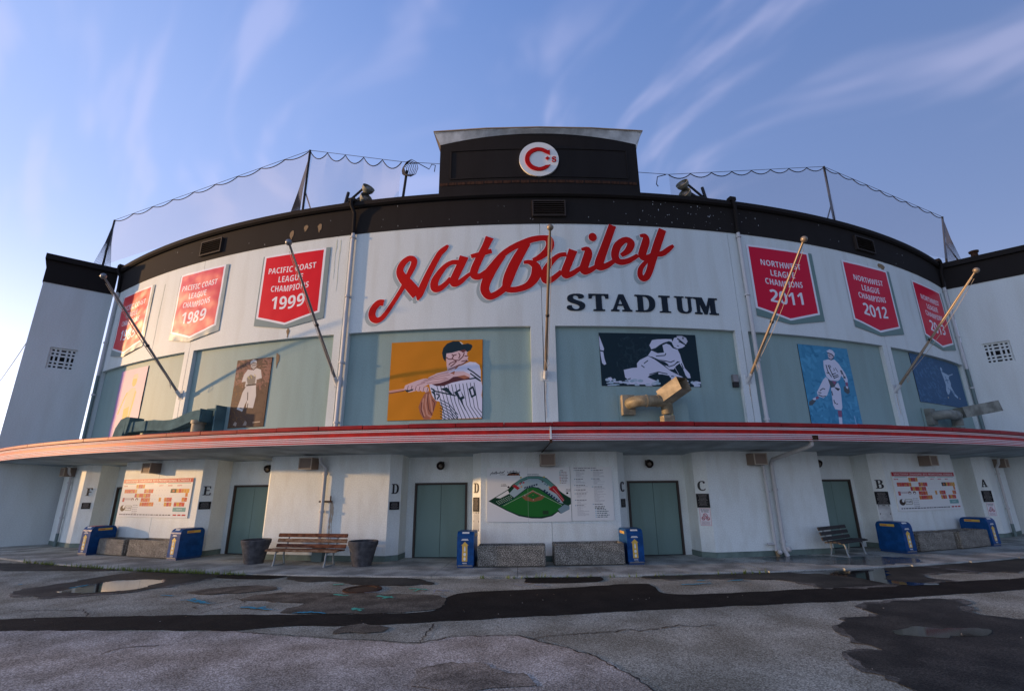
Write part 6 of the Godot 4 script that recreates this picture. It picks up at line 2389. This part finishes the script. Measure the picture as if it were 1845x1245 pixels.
func bench(label: String, where: Transform3D, length: float, wood: Array, legs: Material) -> void:
	var o := thing("park_bench", label, "bench", where)
	var g := RandomNumberGenerator.new()
	g.seed = 5
	for k in 3:
		var b := B.new()
		b.x = Transform3D(Basis(Vector3.RIGHT, -0.26), Vector3(g.randf_range(-0.01, 0.01), 0.50 + k * 0.145, -0.24 - k * 0.035))
		b.chamfer_box(Vector3.ZERO, Vector3(length, 0.105, 0.04), 0.008)
		part("back_slat", b, wood[k % wood.size()], o)
	for k in 4:
		var b := B.new()
		b.x = Transform3D(Basis(Vector3.RIGHT, 0.06 if k < 3 else 0.25), Vector3(g.randf_range(-0.01, 0.01), 0.412 + k * 0.008 - (0.02 if k == 3 else 0.0), -0.14 + k * 0.125))
		b.chamfer_box(Vector3.ZERO, Vector3(length, 0.04, 0.105), 0.008)
		part("seat_slat", b, wood[(k + 1) % wood.size()], o)
	for s in [-1.0, 1.0]:
		var b := B.new()
		var x: float = s * (length / 2 - 0.34)
		b.tube(PackedVector3Array([Vector3(x, 0.0, 0.30), Vector3(x, 0.12, 0.26), Vector3(x, 0.30, 0.24), Vector3(x, 0.37, 0.20), Vector3(x, 0.385, 0.0), Vector3(x, 0.385, -0.2), Vector3(x, 0.5, -0.275), Vector3(x, 0.84, -0.36)]), 0.026, 8)
		b.tube(PackedVector3Array([Vector3(x, 0.385, -0.16), Vector3(x, 0.2, -0.16), Vector3(x, 0.0, -0.22)]), 0.026, 8)
		b.box(Vector3(x, 0.012, 0.04), Vector3(0.06, 0.024, 0.56))
		part("leg", b, legs, o)


func build_benches_and_pots() -> void:
	bench("worn brown wooden bench with three back slats between two dark pots", frame(-11.32, 37.06, 0.0, -1.0), 2.32, [M.bench_wood, M.bench_worn, M.bench_wood], M.bench_leg)
	bench("weathered grey bench turned away beside the blue bin at gate letter B", frame(14.75, 36.62, 0.0, 19.0), 1.85, [M.bench_grey], M.bench_leg)
	for q in [[-14.12, 36.93, "dark round pot with thick rim between the bench and the door at gate letter E"], [-8.6, 36.98, "dark round pot with thick rim between the bench and gate letter D"]]:
		var o := thing("plant_pot", q[2], "pot", frame(q[0], q[1], 0.0), "round pots beside the brown bench")
		var b := B.new()
		b.lathe(PackedVector2Array([Vector2(0.0, 0.0), Vector2(0.27, 0.0), Vector2(0.275, 0.03), Vector2(0.385, 0.50), Vector2(0.40, 0.505), Vector2(0.405, 0.555), Vector2(0.42, 0.56), Vector2(0.43, 0.66), Vector2(0.42, 0.675), Vector2(0.385, 0.675), Vector2(0.375, 0.56), Vector2(0.0, 0.56)]), 32)
		part("bowl", b, M.pot, o)
		b = B.new()
		b.lathe(PackedVector2Array([Vector2(0.37, 0.58), Vector2(0.0, 0.60)]), 20)
		part("soil", b, M.soil, o)


# ---------------------------------------------------------------- leaves and weeds

func build_litter() -> void:
	var g := RandomNumberGenerator.new()
	g.seed = 91
	var b := B.new()
	for i in 420:
		var phi := 0.0
		var r := 0.0
		var zone := i % 7
		if zone < 2:
			phi = g.randfn(0.2, 1.3)
			r = 37.45 + absf(g.randfn(0.0, 0.45))
		elif zone < 5:
			phi = g.randf_range(7.0, 17.5)
			r = g.randf_range(36.3, 38.4)
		elif zone == 5:
			phi = g.randf_range(-13.0, -9.0)
			r = g.randf_range(36.25, 37.3)
		else:
			phi = g.randf_range(-22.0, 22.0)
			r = g.randf_range(36.3, 44.0)
		var h := 0.004 if r < 38.5 else GROUND_H + 0.022
		b.x = Transform3D(Basis(Vector3.UP, g.randf() * TAU), at(phi, r, h + 0.004))
		var s := g.randf_range(0.012, 0.034)
		b.quad(Vector3(-s, 0, 0), Vector3(0, 0.006, -s * 0.6), Vector3(s, 0.002, 0), Vector3(0, 0.006, s * 0.6), Vector3.UP)
	b.x = Transform3D()
	var o := part("leaf_litter", b, M.leaf, self)
	tag(o, "scattered brown leaves and twigs on the pavement", "leaves")
	o.set_meta("kind", "stuff")
	b = B.new()
	for i in 280:
		var phi := g.randf_range(-26.0, -12.5) if i < 215 else g.randf_range(-3.0, 8.0)
		if i % 3 == 0:
			phi = g.randfn(-16.0, 1.3)
		var r := 38.61 + g.randf_range(0.0, 0.06) + clampf(phi - 5.0, 0.0, 15.0) * 0.02
		for k in 4:
			b.x = Transform3D(Basis(Vector3.UP, g.randf() * TAU) * Basis(Vector3.RIGHT, g.randf_range(-0.9, 0.9)), at(phi, r, GROUND_H))
			var hgt := g.randf_range(0.05, 0.16)
			b.tri(Vector3(-0.014, 0, 0), Vector3(0.014, 0, 0), Vector3(0.0, hgt, 0.0), Vector3.BACK, Vector3.BACK, Vector3.BACK)
	b.x = Transform3D()
	o = part("weeds", b, M.weed, self)
	tag(o, "low green weeds along the pavement edge", "weeds")
	o.set_meta("kind", "stuff")
	b = B.new()
	for i in 130:
		var p := Vector3(g.randf_range(-11, 14), GROUND_H + 0.024, g.randf_range(39.5, 46.5))
		var s := g.randf_range(0.006, 0.018)
		b.box(p, Vector3(s, 0.006, s * 0.7), Basis(Vector3.UP, g.randf() * 3.0))
	o = part("litter_specks", b, M.spray_white, self)
	tag(o, "tiny pale scraps scattered over the asphalt", "litter")
	o.set_meta("kind", "stuff")


# ---------------------------------------------------------------- the row of trees across the car park that keeps the low sun off the forecourt

func build_trees() -> void:
	var g := RandomNumberGenerator.new()
	g.seed = 12
	var label := "leafy tree standing in the row along the far side of the car park"
	var o := thing("broadleaf_tree", label, "tree", Transform3D(), "trees along the car park")
	var b := B.new()
	b.tube(PackedVector3Array([Vector3(0, -0.1, 0), Vector3(0.05, 1.5, 0.02), Vector3(0.0, 3.2, 0.08), Vector3(0.06, 5.6, 0.0)]), 0.22, 9, 0.07)
	part("trunk", b, M.bark, o)
	b = B.new()
	for k in 9:
		var a := TAU * k / 9.0 + g.randf() * 0.4
		var h := 1.7 + k * 0.42
		var d := Vector3(cos(a), 0, sin(a))
		b.tube(PackedVector3Array([Vector3(0, h, 0), Vector3(0, h + 0.5, 0) + d * 0.9, Vector3(0, h + 1.5, 0) + d * g.randf_range(1.6, 2.3)]), 0.07, 6, 0.02)
	part("limbs", b, M.bark, o)
	b = B.new()
	for i in 210:
		# clumps of leaves through the crown
		var v := Vector3(g.randfn(), g.randfn(), g.randfn()).normalized() * pow(g.randf(), 0.4)
		var c := Vector3(v.x * 2.9, 4.5 + v.y * 3.6, v.z * 2.9)
		for k in 14:
			b.x = Transform3D(Basis.from_euler(Vector3(g.randf() * TAU, g.randf() * TAU, g.randf() * TAU)), c + Vector3(g.randfn(), g.randfn(), g.randfn()) * 0.32)
			var s := g.randf_range(0.09, 0.17)
			b.quad(Vector3(-s, 0, 0), Vector3(0, 0.02, -s * 0.6), Vector3(s, 0, 0), Vector3(0, 0.02, s * 0.6), Vector3.UP)
	b.x = Transform3D()
	part("crown", b, M.foliage, o)
	for i in 12:
		var t := Transform3D(Basis(Vector3.UP, g.randf() * TAU).scaled(Vector3.ONE * g.randf_range(1.0, 1.13)), Vector3(-75.0 + g.randf_range(-2.0, 2.0), GROUND_H, 16.0 + i * 5.2))
		if i == 0:
			o.transform = t
		else:
			copy_of(o, "broadleaf_tree", label, t)
